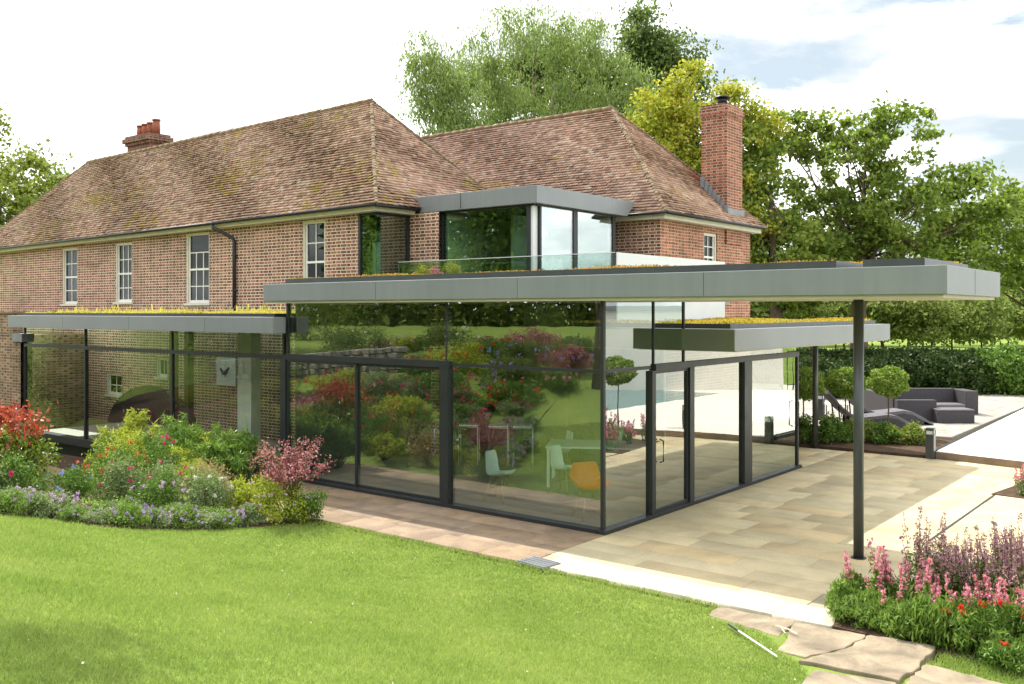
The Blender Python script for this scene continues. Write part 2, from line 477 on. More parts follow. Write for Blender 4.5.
slabs('terrace_paving', .10, 9.5, -1.42, 10.15, 0, M['paving'], (.42, .62), (.8, 1.7), seed=5,
      keep=lambda x, y: not (y < 1.5 and x > 3.95 + max(0, (y + 1.4)) * .05 and y > -1.42 and x > 3.9) or x < 3.9)
slabs('terrace_edge', .30, 4.0, -1.95, -1.425, .004, M['edge'], (.52, .53), (.7, 1.1), seed=8, keep=lambda x, y: x < 4.05)
slabs('garden_path', -9.6, .09, -1.95, -.06, 0, M['pathstone'], (.38, .66), (.6, 1.3), seed=9)
b = MB(); b.box(.095, 3.9, -1.94, -1.43, -.045, -.010); b.box(.095, 9.5, -1.43, 10.15, -.045, -.010); tag(b.build('terrace_bed', M['joint']), kind='structure')
b = MB(); b.box(-9.6, .092, -1.94, -.06, -.045, -.011); tag(b.build('path_bed', M['joint']), kind='structure')
b = MB(); b.box(-12, .092, 7.45, 10.1, -.045, -.012); tag(b.build('rear_paving_bed', M['joint']), kind='structure')
slabs('rear_paving', -12, .09, 7.45, 10.1, 0, M['paving'], seed=15)
b = MB(); b.box(3.79, 3.83, 2.4, 7.0, .0005, .004); tag(b.build('drain_slot_line', M['black']), kind='structure')
# white raised patio with its sandstone riser
def skew(x): return 10.30 - .19 * (x - 1.9)
b = MB(); b.prism([(1.93, skew(1.93)), (14, skew(14)), (14, 26), (1.6, 26)], -.02, .15)
tag(b.build('white_patio', M['palestone']), kind='structure')
b = MB(); b.prism([(1.93, skew(1.93) - .035), (14, skew(14) - .035), (14, skew(14) - .002), (1.93, skew(1.93) - .002)], -.02, .146)
tag(b.build('patio_riser', M['pathstone']), kind='structure')
slabs('lounge_paving', -14, 1.55, 13.2, 27, .12, M['loungestone'], (.6, .61), (.9, .91), seed=21)
b = MB(); b.box(-14, 1.55, 13.2, 27, .0, .108); tag(b.build('lounge_paving_bed', M['joint']), kind='structure')
b = MB(); b.prism([(1.56, 26), (1.88, 10.45), (1.92, 10.45), (1.60, 26)], .0, .155)
b.prism([(1.50, 26), (1.80, 10.6), (1.88, 10.6), (1.56, 26)], .0, .135)
tag(b.build('patio_drain_channel', M['black']), kind='structure')
b = MB(); b.box(8.2, 12.5, 11.5, 20.5, .152, .156); tag(b.build('pool_water', M['teal']), kind='structure')

# planting soil
def soil(name, poly, z=.02, th=.1):
    b = MB(); b.prism(poly, lambda x, y: float(T(x, y)) + z - th, lambda x, y: float(T(x, y)) + z)
    return tag(b.build(name, M['soil']), kind='structure')
soil('planting_soil', [(-6, 10.15), (1.78, 10.15), (1.78, 13.2), (-6, 13.2)], .06, .1)
soil('border_soil', [(3.80, -1.1), (4.02, -1.96), (5.02, -2.0), (6.2, -2.2), (9.4, -2.4), (9.4, 1.9), (6.5, 1.4), (4.4, .6)], .012, .05)
soil('border_soil', [(3.75, 6.6), (8.5, 6.0), (8.5, 8.6), (4.1, 8.9)], .012, .05)

# rustic stepping stones at the lawn's corner
STONES = [([(2.85, -2.40), (2.83, -2.08), (3.66, -2.0), (3.70, -2.58)], .0, 'pale flat stepping stone at the tip of the lawn beside the terrace edge'),
          ([(3.68, -2.06), (4.38, -2.02), (4.34, -2.5), (4.12, -2.98), (3.85, -2.98)], .012, 'brown stepping stone just below the terrace edge with a twig on its corner'),
          ([(4.15, -3.18), (4.36, -2.56), (4.42, -2.04), (5.0, -1.98), (5.02, -2.55), (4.97, -3.08)], .045, 'raised stepping stone with a dark broken edge by the pink flower border'),
          ([(4.33, -3.32), (4.98, -3.13), (5.35, -3.9), (5.2, -4.6), (4.5, -4.5)], .03, 'lowest rough stepping stone where the path leaves the lawn'),
          ([(5.05, -2.5), (5.75, -2.55), (6.1, -3.3), (5.5, -3.7), (5.03, -3.08)], .035, 'broad stepping stone nearest the small patch of grass by the border')]
for poly, z, lab in STONES:
    b = MB(); cx_ = sum(p[0] for p in poly) / len(poly); cy_ = sum(p[1] for p in poly) / len(poly)
    q = []
    for i, p in enumerate(poly):
        n_ = poly[(i + 1) % len(poly)]
        for k in range(7):
            f = k / 7; q.append((p[0] + (n_[0] - p[0]) * f + random.uniform(-.02, .02), p[1] + (n_[1] - p[1]) * f + random.uniform(-.02, .02)))
    zt = z * .7 + .008
    b.prism(q, lambda x, y: float(T(x, y)) - .06, lambda x, y: float(T(x, y)) + zt)
    tag(b.build('stepping_stone', M['rustic'], bevel=.012), lab, 'paving stone', 'stepping stones at the lawn corner')
# ------------------------------------------------------------------ the old brick house
def shear(x, z):           # the old eaves line drops a little to the left
    return z + .0105 * (x + 7.6) if x < -7.6 else z

def wall_np(name, parent, mat, axis, c, a0, a1, z0, z1, holes, depth=.14, out=-1, zs=None):
    """wall face at plane c; axis 'x': runs along x, faces out*y ; axis 'y': runs along y, faces out*x"""
    A = sorted(set([a0, a1] + [h[0] for h in holes] + [h[1] for h in holes]))
    Z = sorted(set([z0, z1] + [h[2] for h in holes] + [h[3] for h in holes]))
    b = MB(); zs = zs or (lambda a, z: z)
    def P(a, d, z):
        z = zs(a, z)
        return (a, c - out * d, z) if axis == 'x' else (c - out * d, a, z)
    def quad(p):
        b.add([P(*k) for k in p], [(0, 1, 2, 3)])
    for i in range(len(A) - 1):
        for j in range(len(Z) - 1):
            am, zm = (A[i] + A[i + 1]) / 2, (Z[j] + Z[j + 1]) / 2
            if any(h[0] < am < h[1] and h[2] < zm < h[3] for h in holes): continue
            quad([(A[i], 0, Z[j]), (A[i + 1], 0, Z[j]), (A[i + 1], 0, Z[j + 1]), (A[i], 0, Z[j + 1])])
            quad([(A[i], .3, Z[j]), (A[i], .3, Z[j + 1]), (A[i + 1], .3, Z[j + 1]), (A[i + 1], .3, Z[j])])
    for h in holes:
        for s in ([(h[0], 0, h[2]), (h[0], .3, h[2]), (h[0], .3, h[3]), (h[0], 0, h[3])],
                  [(h[1], 0, h[2]), (h[1], .3, h[2]), (h[1], .3, h[3]), (h[1], 0, h[3])],
                  [(h[0], 0, h[2]), (h[1], 0, h[2]), (h[1], .3, h[2]), (h[0], .3, h[2])],
                  [(h[0], 0, h[3]), (h[1], 0, h[3]), (h[1], .3, h[3]), (h[0], .3, h[3])]): quad(s)
    quad([(a0, 0, z1), (a1, 0, z1), (a1, .3, z1), (a0, .3, z1)])
    return b.build(name, mat, parent)

house = root('brick_house', (-8, 6, 0), 'long two-storey brick house with steep hipped tiled roofs behind the glass pavilion', 'house')
WIN = [(-22.23, -21.24, 3.42, 5.17), (-19.0, -18.05, 3.46, 5.19), (-15.33, -14.22, 3.41, 5.29), (-10.44, -9.60, 3.45, 5.33)]
zs_l = lambda a, z: shear(a, z) if z > 5.35 else z
wall_np('wall', house, M['brick'], 'x', 3.0, -31, -8.42, -.5, 5.46, WIN + [
    (-19.5, -18.6, .72, 1.36), (-16.8, -16.2, 1.36, 1.9)], zs=zs_l)
wall_np('wall', house, M['brick'], 'x', 4.07, -7.9, -6.99, -.5, 5.44, [])
wall_np('wall', house, M['brick'], 'y', -7.9, 4.4, 8.3, -.5, 5.50, [], out=1)
wall_np('wall', house, M['brick'], 'x', 3.0, -8.42, -7.9, -.5, 3.46, [])
wall_np('wall', house, M['brick'], 'y', -7.9, 3.0, 4.04, -.5, 3.46, [], out=1)
wall_np('wall', house, M['brick'], 'x', 8.29, -7.8, -3.74, -.5, 5.46, [])
wall_np('wall', house, M['brick_red'], 'y', -3.74, 8.29, 13.36, -.5, 5.46, [(10.55, 11.30, 4.05, 5.22)], out=1)
wall_np('wall', house, M['brick_red'], 'x', 13.36, -12, -3.74, -.5, 5.46, [], out=1)
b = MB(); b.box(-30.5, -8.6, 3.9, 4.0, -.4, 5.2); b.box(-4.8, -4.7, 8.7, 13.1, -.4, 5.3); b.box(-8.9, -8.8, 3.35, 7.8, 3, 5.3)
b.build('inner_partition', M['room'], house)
b = MB(); b.box(-30.8, -8.05, 7.6, 7.7, -.4, 5.2); b.build('rear_wall', M['brick'], house)

# eaves cornice (cream), gutter (black)
def skewbox(b, x0, x1, y0, y1, z0, z1):
    vs = [(x, y, shear(x, z)) for z in (z0, z1) for x, y in ((x0, y0), (x1, y0), (x1, y1), (x0, y1))]
    b.add(vs, [(3, 2, 1, 0), (4, 5, 6, 7), (0, 1, 5, 4), (1, 2, 6, 5), (2, 3, 7, 6), (3, 0, 4, 7)])
b = MB(); skewbox(b, -31.2, -7.70, 2.78, 2.997, 5.40, 5.52); skewbox(b, -31.2, -7.66, 2.74, 2.777, 5.44, 5.53)
b.box(-7.897, -7.70, 3.0, 4.04, 5.40, 5.52)
b.box(-4.95, -3.50, 8.07, 8.287, 5.38, 5.52); b.box(-3.737, -3.50, 8.29, 13.55, 5.38, 5.52)
b.build('eaves_cornice', M['joinery'], house)
b = MB()
b.tube([(-31, 2.66, shear(-31, 5.50)), (-7.56, 2.66, 5.51)], .036, 8)
b.tube([(-7.56, 2.66, 5.50), (-7.56, 4.04, 5.51)], .036, 8)
b.tube([(-5.0, 7.96, 5.50), (-3.36, 7.96, 5.51)], .034, 8); b.tube([(-3.36, 7.96, 5.50), (-3.36, 13.6, 5.51)], .034, 8)
b.build('gutter', M['black'], house, smooth=True)
b = MB()
b.tube([(-13.6, 2.66, 5.40), (-13.55, 2.66, 5.33), (-13.12, 2.92, 5.08), (-13.03, 2.93, 4.98), (-13.03, 2.93, 3.1)], .045, 10)
for z_ in (4.6, 3.7): b.box(-13.10, -12.96, 2.90, 2.985, z_, z_ + .05)
b.build('downpipe', M['black'], house, smooth=True)

# sash windows
def sash(parent, axis, c, a0, a1, z0, z1, cols, rows, out=-1, fw=.07, top_dark=False, split=True):
    def bx(b, a, a2, d0, d1, z, z2):
        y0, y1 = c - out * d0, c - out * d1
        if axis == 'x': b.box(a, a2, y0, y1, z, z2)
        else: b.box(y0, y1, a, a2, z, z2)
    f = MB()
    bx(f, a0 - .02, a0 + fw, .03, .16, z0, z1); bx(f, a1 - fw, a1 + .02, .03, .16, z0, z1)
    bx(f, a0 + fw, a1 - fw, .03, .16, z1 - fw, z1); bx(f, a0 - .04, a1 + .04, -.04, .17, z0 - .06, z0 - .002)
    win = f.build('window', M['joinery'], parent)
    s = MB(); i0, i1, j0, j1 = a0 + fw, a1 - fw, z0, z1 - fw; zm = (j0 + j1) / 2
    bx(s, i0, i1, .07, .12, j0, j0 + .08); bx(s, i0, i0 + .04, .07, .12, j0 + .08, j1); bx(s, i1 - .04, i1, .07, .12, j0 + .08, j1)
    if split: bx(s, i0 + .04, i1 - .04, .065, .125, zm - .025, zm + .025)
    for k in range(1, cols):
        a = i0 + (i1 - i0) * k / cols; zt = zm - .026 if split else j1
        if top_dark: zt = j1 - .45
        bx(s, a - .012, a + .012, .078, .118, j0 + .08, zt)
        if split and not top_dark: bx(s, a - .012, a + .012, .078, .118, zm + .026, j1)
    for k in range(1, rows):
        z = j0 + (j1 - j0) * k / rows
        if split and abs(z - zm) < .1: continue
        bx(s, i0 + .04, i1 - .04, .08, .116, z - .012, z + .012)
    s.build('sash', M['whitepaint'], win)
    g = MB(); bx(g, i0, i1, .094, .100, j0, j1); g.build('pane', M['pane'], win)
    return win
sash(house, 'x', 3.0, *WIN[0], 2, 4); sash(house, 'x', 3.0, *WIN[1], 3, 4)
w3 = sash(house, 'x', 3.0, *WIN[2], 3, 4, top_dark=True); w3['label'] = 'sash window with an open dark top light'
sash(house, 'x', 3.0, *WIN[3], 2, 4)
sash(house, 'x', 3.0, -19.5, -18.6, .72, 1.36, 2, 2, split=False); sash(house, 'x', 3.0, -16.8, -16.2, 1.36, 1.9, 2, 1, split=False)
sash(house, 'y', -3.74, 10.55, 11.30, 4.05, 5.22, 2, 4, out=1)
# curtains behind the first windows
b = MB(); b.box(-22.1, -21.75, 3.25, 3.27, 3.5, 5.1); b.box(-10.1, -9.7, 3.25, 3.27, 3.5, 5.2); b.build('curtain', M['joinery'], house)

# frameless corner window
b = MB(); b.box(-8.46, -8.40, 2.985, 3.09, 3.46, 5.42); b.box(-8.40, -7.9, 2.985, 3.07, 3.46, 3.53); b.box(-7.97, -7.885, 4.0, 4.05, 3.46, 5.40); b.box(-8.40, -7.9, 3.0, 3.07, 5.34, 5.40); b.box(-7.96, -7.9, 3.07, 4.0, 5.34, 5.40)
cw = b.build('corner_window', M['frame'], house)
b = MB(); b.box(-8.40, -7.902, 3.02, 3.03, 3.53, 5.34); b.box(-7.93, -7.92, 3.035, 4.0, 3.53, 5.34); b.build('pane', M['glass_up'], cw)
b = MB(); b.box(-8.33, -8.08, 3.3, 3.33, 3.5, 4.75); b.build('blind', M['frosted'], cw)
# half-round black panel and picture on the wall inside the wing
b = MB(); n = 20
pts = [(-19.4 + 4.9 * (1 - math.cos(math.pi * i / n)) / 2, -.45 + 1.55 * math.sin(math.pi * i / n)) for i in range(n + 1)]
b.add([(x, 2.94, z) for x, z in pts] + [(x, 2.99, z) for x, z in pts], [tuple(range(n + 1)), tuple(range(2 * n + 1, n, -1))] + [(i, i + 1, n + 2 + i, n + 1 + i) for i in range(n)])
b.build('dark_arch_panel', M['black'], house)  # shade of a deep opening put into a flat black panel

# roofs of individual tiles
def tiled_slope(A, B, C, D, mat, parent, gauge=.10, tw=.168, seed=1):
    """A,B eaves ends, C above B, D above A (C==D for a hip triangle)"""
    rg = np.random.default_rng(seed)
    A, B, C, D = [np.array(p, float) for p in (A, B, C, D)]
    s = (B - A); L = np.linalg.norm(s); s /= L
    n = np.cross(s, (C if not np.allclose(C, D) else D) - A); n /= np.linalg.norm(n)
    if n[2] < 0: n = -n
    t = np.cross(n, s)
    if t[2] < 0: t = -t
    def st(p): return np.array([(p - A) @ s, (p - A) @ t])
    a, b_, c, d = st(A), st(B), st(C), st(D)
    Ht = max(c[1], d[1]); rows = int(Ht / gauge)
    Vs = []
    for r in range(rows):
        y = r * gauge; f = y / Ht
        lo = a[0] + (d[0] - a[0]) * f; hi = b_[0] + (c[0] - b_[0]) * f
        k0 = math.floor(lo / tw); k1 = math.ceil(hi / tw)
        xs = (np.arange(k0, k1 + 1) + (.5 if r % 2 else 0)) * tw
        xs = xs[(xs > lo - tw * .3) & (xs < hi - tw * .7)]
        m = len(xs)
        if not m: continue
        w = tw - .006; j = rg.normal(0, .004, (m, 4))
        lift = .034 + rg.random(m) * .018 + .012 * np.sin(xs * 1.3 + r * .21); yy = y + rg.normal(0, .0035, m)
        wav = .010 * np.sin(xs * .9 + r * .06) + .012 * np.sin(xs * .33 - r * .11)
        z0 = np.full(m, .0) + wav; tw_ = rg.normal(0, .004, m)
        def pt(sx, ty, nz): return A + sx[:, None] * s + ty[:, None] * t + nz[:, None] * n
        lo1 = pt(xs, yy + .012, z0 + lift - .034 + tw_); lo2 = pt(xs + w, yy + .012, z0 + lift - .034 - tw_)
        hi1 = pt(xs, yy, z0 + lift + tw_); hi2 = pt(xs + w, yy, z0 + lift - tw_)
        up1 = pt(xs, yy + gauge * 1.15, z0 + .008); up2 = pt(xs + w, yy + gauge * 1.15, z0 + .008)
        Vs.append(np.stack([lo1, lo2, hi1, hi2, up1, up2], 1).reshape(-1, 3))
    V = np.concatenate(Vs); m = len(V) // 6; k = np.arange(m)[:, None] * 6
    F = np.concatenate([k + np.array([0, 1, 3, 2]), k + np.array([2, 3, 5, 4]), k + np.array([0, 2, 4, 4])[None, :]]) if False else np.concatenate([k + np.array([0, 1, 3, 2]), k + np.array([2, 3, 5, 4])])
    return np_mesh('roof_slope', V, F, mat, parent)

def ridge_line(P, Q, parent, mat, r=.11, step=.33, name='ridge_tiles'):
    P, Q = Vector(P), Vector(Q); L = (Q - P).length; k = int(L / step); b = MB(); d = (Q - P).normalized()
    for i in range(k):
        a = P + d * (i * L / k); c = P + d * ((i + 1) * L / k + .02)
        off = Vector((0, 0, random.uniform(-.008, .008)))
        b.tube([a + off, c + off], [r * random.uniform(.94, 1.0), r * random.uniform(.98, 1.06)], 8)
    return b.build(name, mat, parent, smooth=True)

E1 = 5.52
def L_(x, z): return shear(x, z)
rA = (-28.2, 2.68, L_(-28.2, E1)); rB = (-7.55, 2.68, E1); rC = (-10.55, 5.35, 8.63); rD = (-25.15, 5.35, 8.46)
rE = (-7.55, 8.02, E1); rF = (-28.2, 8.02, L_(-28.2, E1))
sA = (-12.5, 7.98, E1); sB = (-3.40, 7.98, E1); sC = (-6.70, 10.83, 8.85); sD = (-16.0, 10.83, 8.85); sE = (-3.40, 13.68, E1); sF = (-12.5, 13.68, E1)
b = MB()
def dn(p, k=.03): return (p[0], p[1], p[2] - k)
b.add([dn(p) for p in (rA, rB, rC, rD, rE, rF)], [(0, 1, 2, 3), (1, 4, 2), (4, 5, 3, 2), (5, 0, 3), (0, 5, 4, 1)])
b.add([dn(p) for p in ((-16, 7.98, E1), sB, sC, sD, sE, (-16, 13.68, E1))], [(0, 1, 2, 3), (1, 4, 2), (4, 5, 3, 2), (5, 0, 3), (0, 5, 4, 1)])
roof = b.build('roof', M['underlay'], house)
tiled_slope(rA, rB, rC, rD, M['tile'], roof, seed=1)
tiled_slope(rB, rE, rC, rC, M['tile'], roof, seed=2)
tiled_slope(rF, rA, rD, rD, M['tile'], roof, seed=3)
tiled_slope((-16, 7.98, E1), sB, sC, sD, M['tile2'], roof, seed=4)
tiled_slope(sB, sE, sC, sC, M['tile2'], roof, seed=5)
M['ridge'] = stonemat('ridge_clay', [(.20, .125, .08), (.24, .155, .10), (.19, .145, .075), (.26, .18, .115)], 3)
M['tilehip'] = simple('mossy_hip_tile', (.155, .115, .07), .9, 0, .2, .3, 5)
ridge_line(rD, rC, roof, M['ridge'], .08); ridge_line(sD, sC, roof, M['ridge'], .08)
ridge_line(rB, rC, roof, M['tilehip'], .05, .12, 'hip_tiles'); ridge_line(rE, rC, roof, M['tilehip'], .05, .12, 'hip_tiles')
ridge_line(sB, sC, roof, M['tilehip'], .05, .12, 'hip_tiles'); ridge_line(sE, sC, roof, M['tilehip'], .05, .12, 'hip_tiles')
ridge_line(rA, rD, roof, M['tilehip'], .05, .12, 'hip_tiles')

# chimneys
M['brick_chim'] = brickmat('weathered_red_brick', (.30, .105, .07), (.20, .075, .055), (.42, .34, .26))
b = MB(); b.box(-4.42, -3.68, 11.75, 12.72, 5.0, 8.42); b.box(-4.44, -3.66, 11.73, 12.74, 8.42, 8.50); b.box(-4.46, -3.64, 11.71, 12.76, 8.50, 8.66); b.box(-4.43, -3.67, 11.74, 12.73, 8.66, 8.76)
ch = b.build('chimney', M['brick_chim'], roof)
b = MB(); b.cyl((-4.02, 12.2, 8.76), .20, .10, .17); b.cyl((-4.02, 12.2, 8.86), .13, .14); b.cyl((-4.02, 12.2, 9.0), .22, .05, .18); b.build('flue_cowl', M['black'], ch, smooth=True)
b = MB()
for i in range(7):
    x0 = -4.45 + i * .115; z0 = 6.70 - i * .135
    b.box(x0, x0 + .13, 11.725, 11.748, z0 - .16, z0 + .14)
b.box(-3.678, -3.64, 11.70, 12.76, 5.68, 5.95); b.build('lead_flashing', M['lead'], ch)
M['brick_soot'] = brickmat('sooty_brick', (.20, .08, .06), (.13, .06, .05), (.28, .22, .17))
b = MB(); b.box(-24.0, -22.55, 6.2, 6.9, 6.5, 9.02); b.box(-24.06, -22.49, 6.14, 6.96, 9.02, 9.12); b.box(-24.13, -22.42, 6.07, 7.03, 9.12, 9.27); b.box(-24.06, -22.49, 6.14, 6.96, 9.27, 9.36)
ch = b.build('chimney', M['brick_soot'], roof)
for i, x in enumerate((-23.74, -23.42, -23.08, -22.72)):
    b = MB(); hh = (.40, .42, .43, .50)[i]
    b.cyl((x, 6.55, 9.34), .14, hh, .115, 14); b.cyl((x, 6.55, 9.34 + hh), .135, .05, .135, 14); b.build('chimney_pot', M['terra'], ch, smooth=True)

# glazed bay between the two blocks
bay = MB()
def frustum(b, lo, hi, z0, z1):
    (a0, a1, c0, c1), (d0, d1, e0, e1) = lo, hi
    vs = [(a0, c0, z0), (a1, c0, z0), (a1, c1, z0), (a0, c1, z0), (d0, e0, z1), (d1, e0, z1), (d1, e1, z1), (d0, e1, z1)]
    b.add(vs, [(3, 2, 1, 0), (4, 5, 6, 7), (0, 1, 5, 4), (1, 2, 6, 5), (2, 3, 7, 6), (3, 0, 4, 7)])
frustum(bay, (-7.55, -4.24, 4.06, 7.62), (-7.98, -4.23, 4.05, 7.97), 5.435, 5.80)
bayo = bay.build('bay_roof', M['fascia'], house, bevel=.006)
b = MB(); b.box(-6.33, -6.324, 4.045, 4.055, 5.45, 5.79); b.build('panel_seam', M['frame'], bayo)
b = MB()
for x0, x1, y0, y1 in ((-7.05, -6.98, 4.18, 4.24), (-4.60, -4.50, 4.18, 4.24), (-4.44, -4.38, 4.36, 4.42), (-4.44, -4.38, 5.60, 5.76), (-4.44, -4.38, 7.20, 7.32)): b.box(x0, x1, y0, y1, 3.72, 5.40)
b.box(-7.05, -4.40, 4.18, 4.25, 5.40, 5.434); b.box(-4.44, -4.38, 4.26, 7.32, 5.40, 5.434)
bf = b.build('bay_frame', M['frame'], house)
b = MB(); b.box(-4.50, -4.44, 4.20, 4.35, 3.72, 5.40); b.build('corner_post', M['frosted'], bf)
b = MB(); b.box(-6.98, -4.60, 4.20, 4.21, 3.72, 5.40); b.build('pane', M['glass_up'], bf)
b = MB(); b.box(-4.41, -4.40, 4.42, 5.60, 3.72, 5.40); b.build('pane', M['glass_up2'], bf)
b = MB(); b.box(-4.41, -4.40, 5.76, 7.20, 3.72, 5.40); b.build('pane', M['glass_up2'], bf)
b = MB(); b.box(-6.9, -4.6, 7.35, 7.45, 3.7, 5.40); b.box(-7.0, -6.9, 4.3, 7.3, 3.7, 5.4); b.box(-5.98, -5.9, 5.4, 7.3, 3.7, 5.4); b.build('bay_inner_wall', M['innerwall'], house)
b = MB(); b.box(-6.5, -6.35, 5.0, 5.2, 3.7, 5.3); b.box(-5.85, -5.5, 6.2, 6.3, 3.72, 5.2); b.build('bay_inner_post', M['room'], house)
# ------------------------------------------------------------------ glass pavilion
pav = root('glass_pavilion', (0, 0, 0), 'single-storey glass and grey metal pavilion with a deep oversailing canopy', 'pavilion')
CT, CB = 3.715, 3.36          # canopy top / bottom
b = MB(); b.box(-7.62, 4.68, -.22, 2.55, CB + .03, CT)
can = b.build('canopy', M['fascia'], pav, bevel=.006)
b = MB(); b.box(-7.57, 4.63, -.17, 2.45, CB - .012, CB + .028); b.build('soffit', M['soffit'], can)
b = MB(); b.box(-7.85, -1.93, 2.552, 8.25, CB, CT - .02); b.build('roof_deck', M['fascia'], pav)
b = MB()
for x in (-4.5, -1.4, 1.7): b.box(x, x + .006, -.2215, -.219, CB + .04, CT - .01)
b.box(4.678, 4.6815, 1.1, 1.115, CB + .04, CT - .01); b.build('panel_seam', M['frame'], can)
# planted trays on top
def tray(name, x0, x1, y0, y1, z0, z1, parent, mat=None):
    b = MB(); t_ = .03
    b.box(x0, x1, y0, y0 + t_, z0, z1); b.box(x0, x1, y1 - t_, y1, z0, z1); b.box(x0, x0 + t_, y0 + t_, y1 - t_, z0, z1); b.box(x1 - t_, x1, y0 + t_, y1 - t_, z0, z1)
    o = b.build(name, mat or M['postgrey'], parent)
    b = MB(); b.box(x0 + t_, x1 - t_, y0 + t_, y1 - t_, z0, z1 - .03); b.build('growing_medium', M['soil'], o); return o
def sedum(x0, x1, y0, y1, z, n, parent, hmax=.07, cols=None, seed=1, tall=0):
    rg = np.random.default_rng(seed)
    c = np.stack([rg.uniform(x0, x1, n), rg.uniform(y0, y1, n), np.full(n, z)], 1)
    pt_ = .5 + .5 * np.sin(c[:, 0] * 1.9 + 1.3 * np.sin(c[:, 1] * 2.3 + seed)) * np.sin(c[:, 0] * .63 + c[:, 1] * 1.1 + seed)
    h = rg.uniform(.25, 1, n) ** 1.5 * hmax * (.45 + .9 * pt_)
    if tall: q = rg.choice(n, tall, replace=False); h[q] *= rg.uniform(1.8, 3.2, tall)
    a = rg.uniform(0, 2 * np.pi, n); w = rg.uniform(.005, .013, n)
    dx = np.stack([np.cos(a) * w, np.sin(a) * w, np.zeros(n)], 1)
    lean = np.stack([rg.normal(0, .35, n) * h, rg.normal(0, .35, n) * h, h], 1)
    V = np.stack([c - dx, c + dx, c + lean + dx * 1.2, c + lean - dx * 1.2], 1).reshape(-1, 3)
    F = np.arange(n * 4).reshape(-1, 4)
    return np_mesh('sedum', V, F, cols or M['sedum'], parent)
M['sedum'] = leafmat('sedum_mix', [(.09, .12, .02), (.24, .20, .04), (.48, .36, .06), (.52, .24, .08), (.40, .12, .06)], .3, .7, 1.5)
M['sedum_y'] = leafmat('sedum_yellow', [(.28, .27, .06), (.52, .46, .10), (.66, .58, .14), (.66, .58, .22)], .35, .7, 1.)
M['sedum_o'] = leafmat('sedum_orange', [(.16, .17, .03), (.40, .34, .05), (.62, .46, .06), (.58, .30, .08)], .3, .7, 1.5)
tr = tray('sedum_tray', -7.25, 3.36, .02, 2.1, CT, CT + .10, can)
sedum(-7.2, 3.3, .05, 2.05, CT + .07, 26000, tr, .065, seed=1)
tr = tray('sedum_tray', 3.68, 4.38, .02, 2.1, CT, CT + .10, can)
sedum(3.72, 4.33, .05, 2.05, CT + .07, 2600, tr, .06, M['sedum_o'], seed=2)
tr = tray('sedum_tray', -7.8, -2.0, 2.52, 8.1, CT - .02, CT + .06, pav)
sedum(-7.75, -2.05, 2.56, 8.05, CT + .04, 26000, tr, .09, seed=3, tall=700)

# lower side canopy that pierces the glass
b = MB(); b.box(-2.8, .93, 2.37, 10.4, 2.56, 2.91); can2 = b.build('side_canopy', M['fascia'], pav, bevel=.006)
b = MB(); b.box(-2.75, .90, 2.5, 10.35, 2.545, 2.558); b.build('soffit', M['soffit'], can2)
tr = tray('sedum_tray', -2.6, .70, 2.7, 10.1, 2.912, 2.99, can2)
sedum(-2.55, .66, 2.75, 10.05, 2.96, 24000, tr, .085, M['sedum_o'], seed=4)

FR = .04
# glass front (plane y=0), panes overlap frames by butt joints
TZ = 2.32
b = MB(); b.box(-7.2, -2.95, -.04, .07, TZ - .05, TZ + .06); b.box(-2.95, -.03, -.015, .015, TZ - .02, TZ + .03)
b.box(-.03, .03, .035, 1.30, TZ - .02, TZ + .03); b.box(-.06, .05, 1.44, 7.3, TZ - .05, TZ + .05)
b.build('transom', M['frame'], pav)
b = MB(); b.box(-7.32, -.035, -.10, .07, -.02, .055); b.box(-.05, .09, -.10, 7.34, -.02, .05); b.build('plinth', M['frame'], pav)
for x0, x1, y0, y1, z0, z1 in ((-7.32, -7.17, -.05, .1, .056, 2.269), (-3.14, -2.96, -.07, .12, .056, 2.269), (-3.07, -3.03, .0, .1, 2.385, CB - .013), (-.028, .028, -.028, .028, .056, CB - .013),
                               (-.06, .06, 1.31, 1.42, .051, 2.269), (-.06, .06, 2.55, 2.70, .051, 2.269), (-.06, .06, 4.66, 4.98, .051, 2.269), (-.03, .03, 7.26, 7.32, .051, 2.37),
                               (-7.2, -7.14, .0, .08, 2.385, CB - .013), (-.02, .02, 1.42, 1.45, 2.372, CB - .013), (-.02, .02, 2.40, 2.44, 2.372, CB - .013)):
    b = MB(); b.box(x0, x1, y0, y1, z0, z1); b.build('post', M['frame'], pav)
def pane(parent, x0, x1, y0, y1, z0, z1, mat, name='glass_pane'):
    b = MB()
    if abs(y1 - y0) < 1e-4:      # single sheet along x
        b.add([(x0, y0, z0), (x1, y0, z0), (x1, y0, z1), (x0, y0, z1)], [(0, 1, 2, 3)])
    else: b.add([(x0, y0, z0), (x0, y1, z0), (x0, y1, z1), (x0, y0, z1)], [(0, 1, 2, 3)])
    return b.build(name, M[mat], parent)
pane(pav, -2.955, -.03, 0, 0, .056, TZ - .021, 'glass'); pane(pav, -3.03, -.03, 0, 0, TZ + .031, CB - .013, 'glass'); pane(pav, -7.14, -3.07, .02, .02, TZ + .061, CB - .013, 'glass')
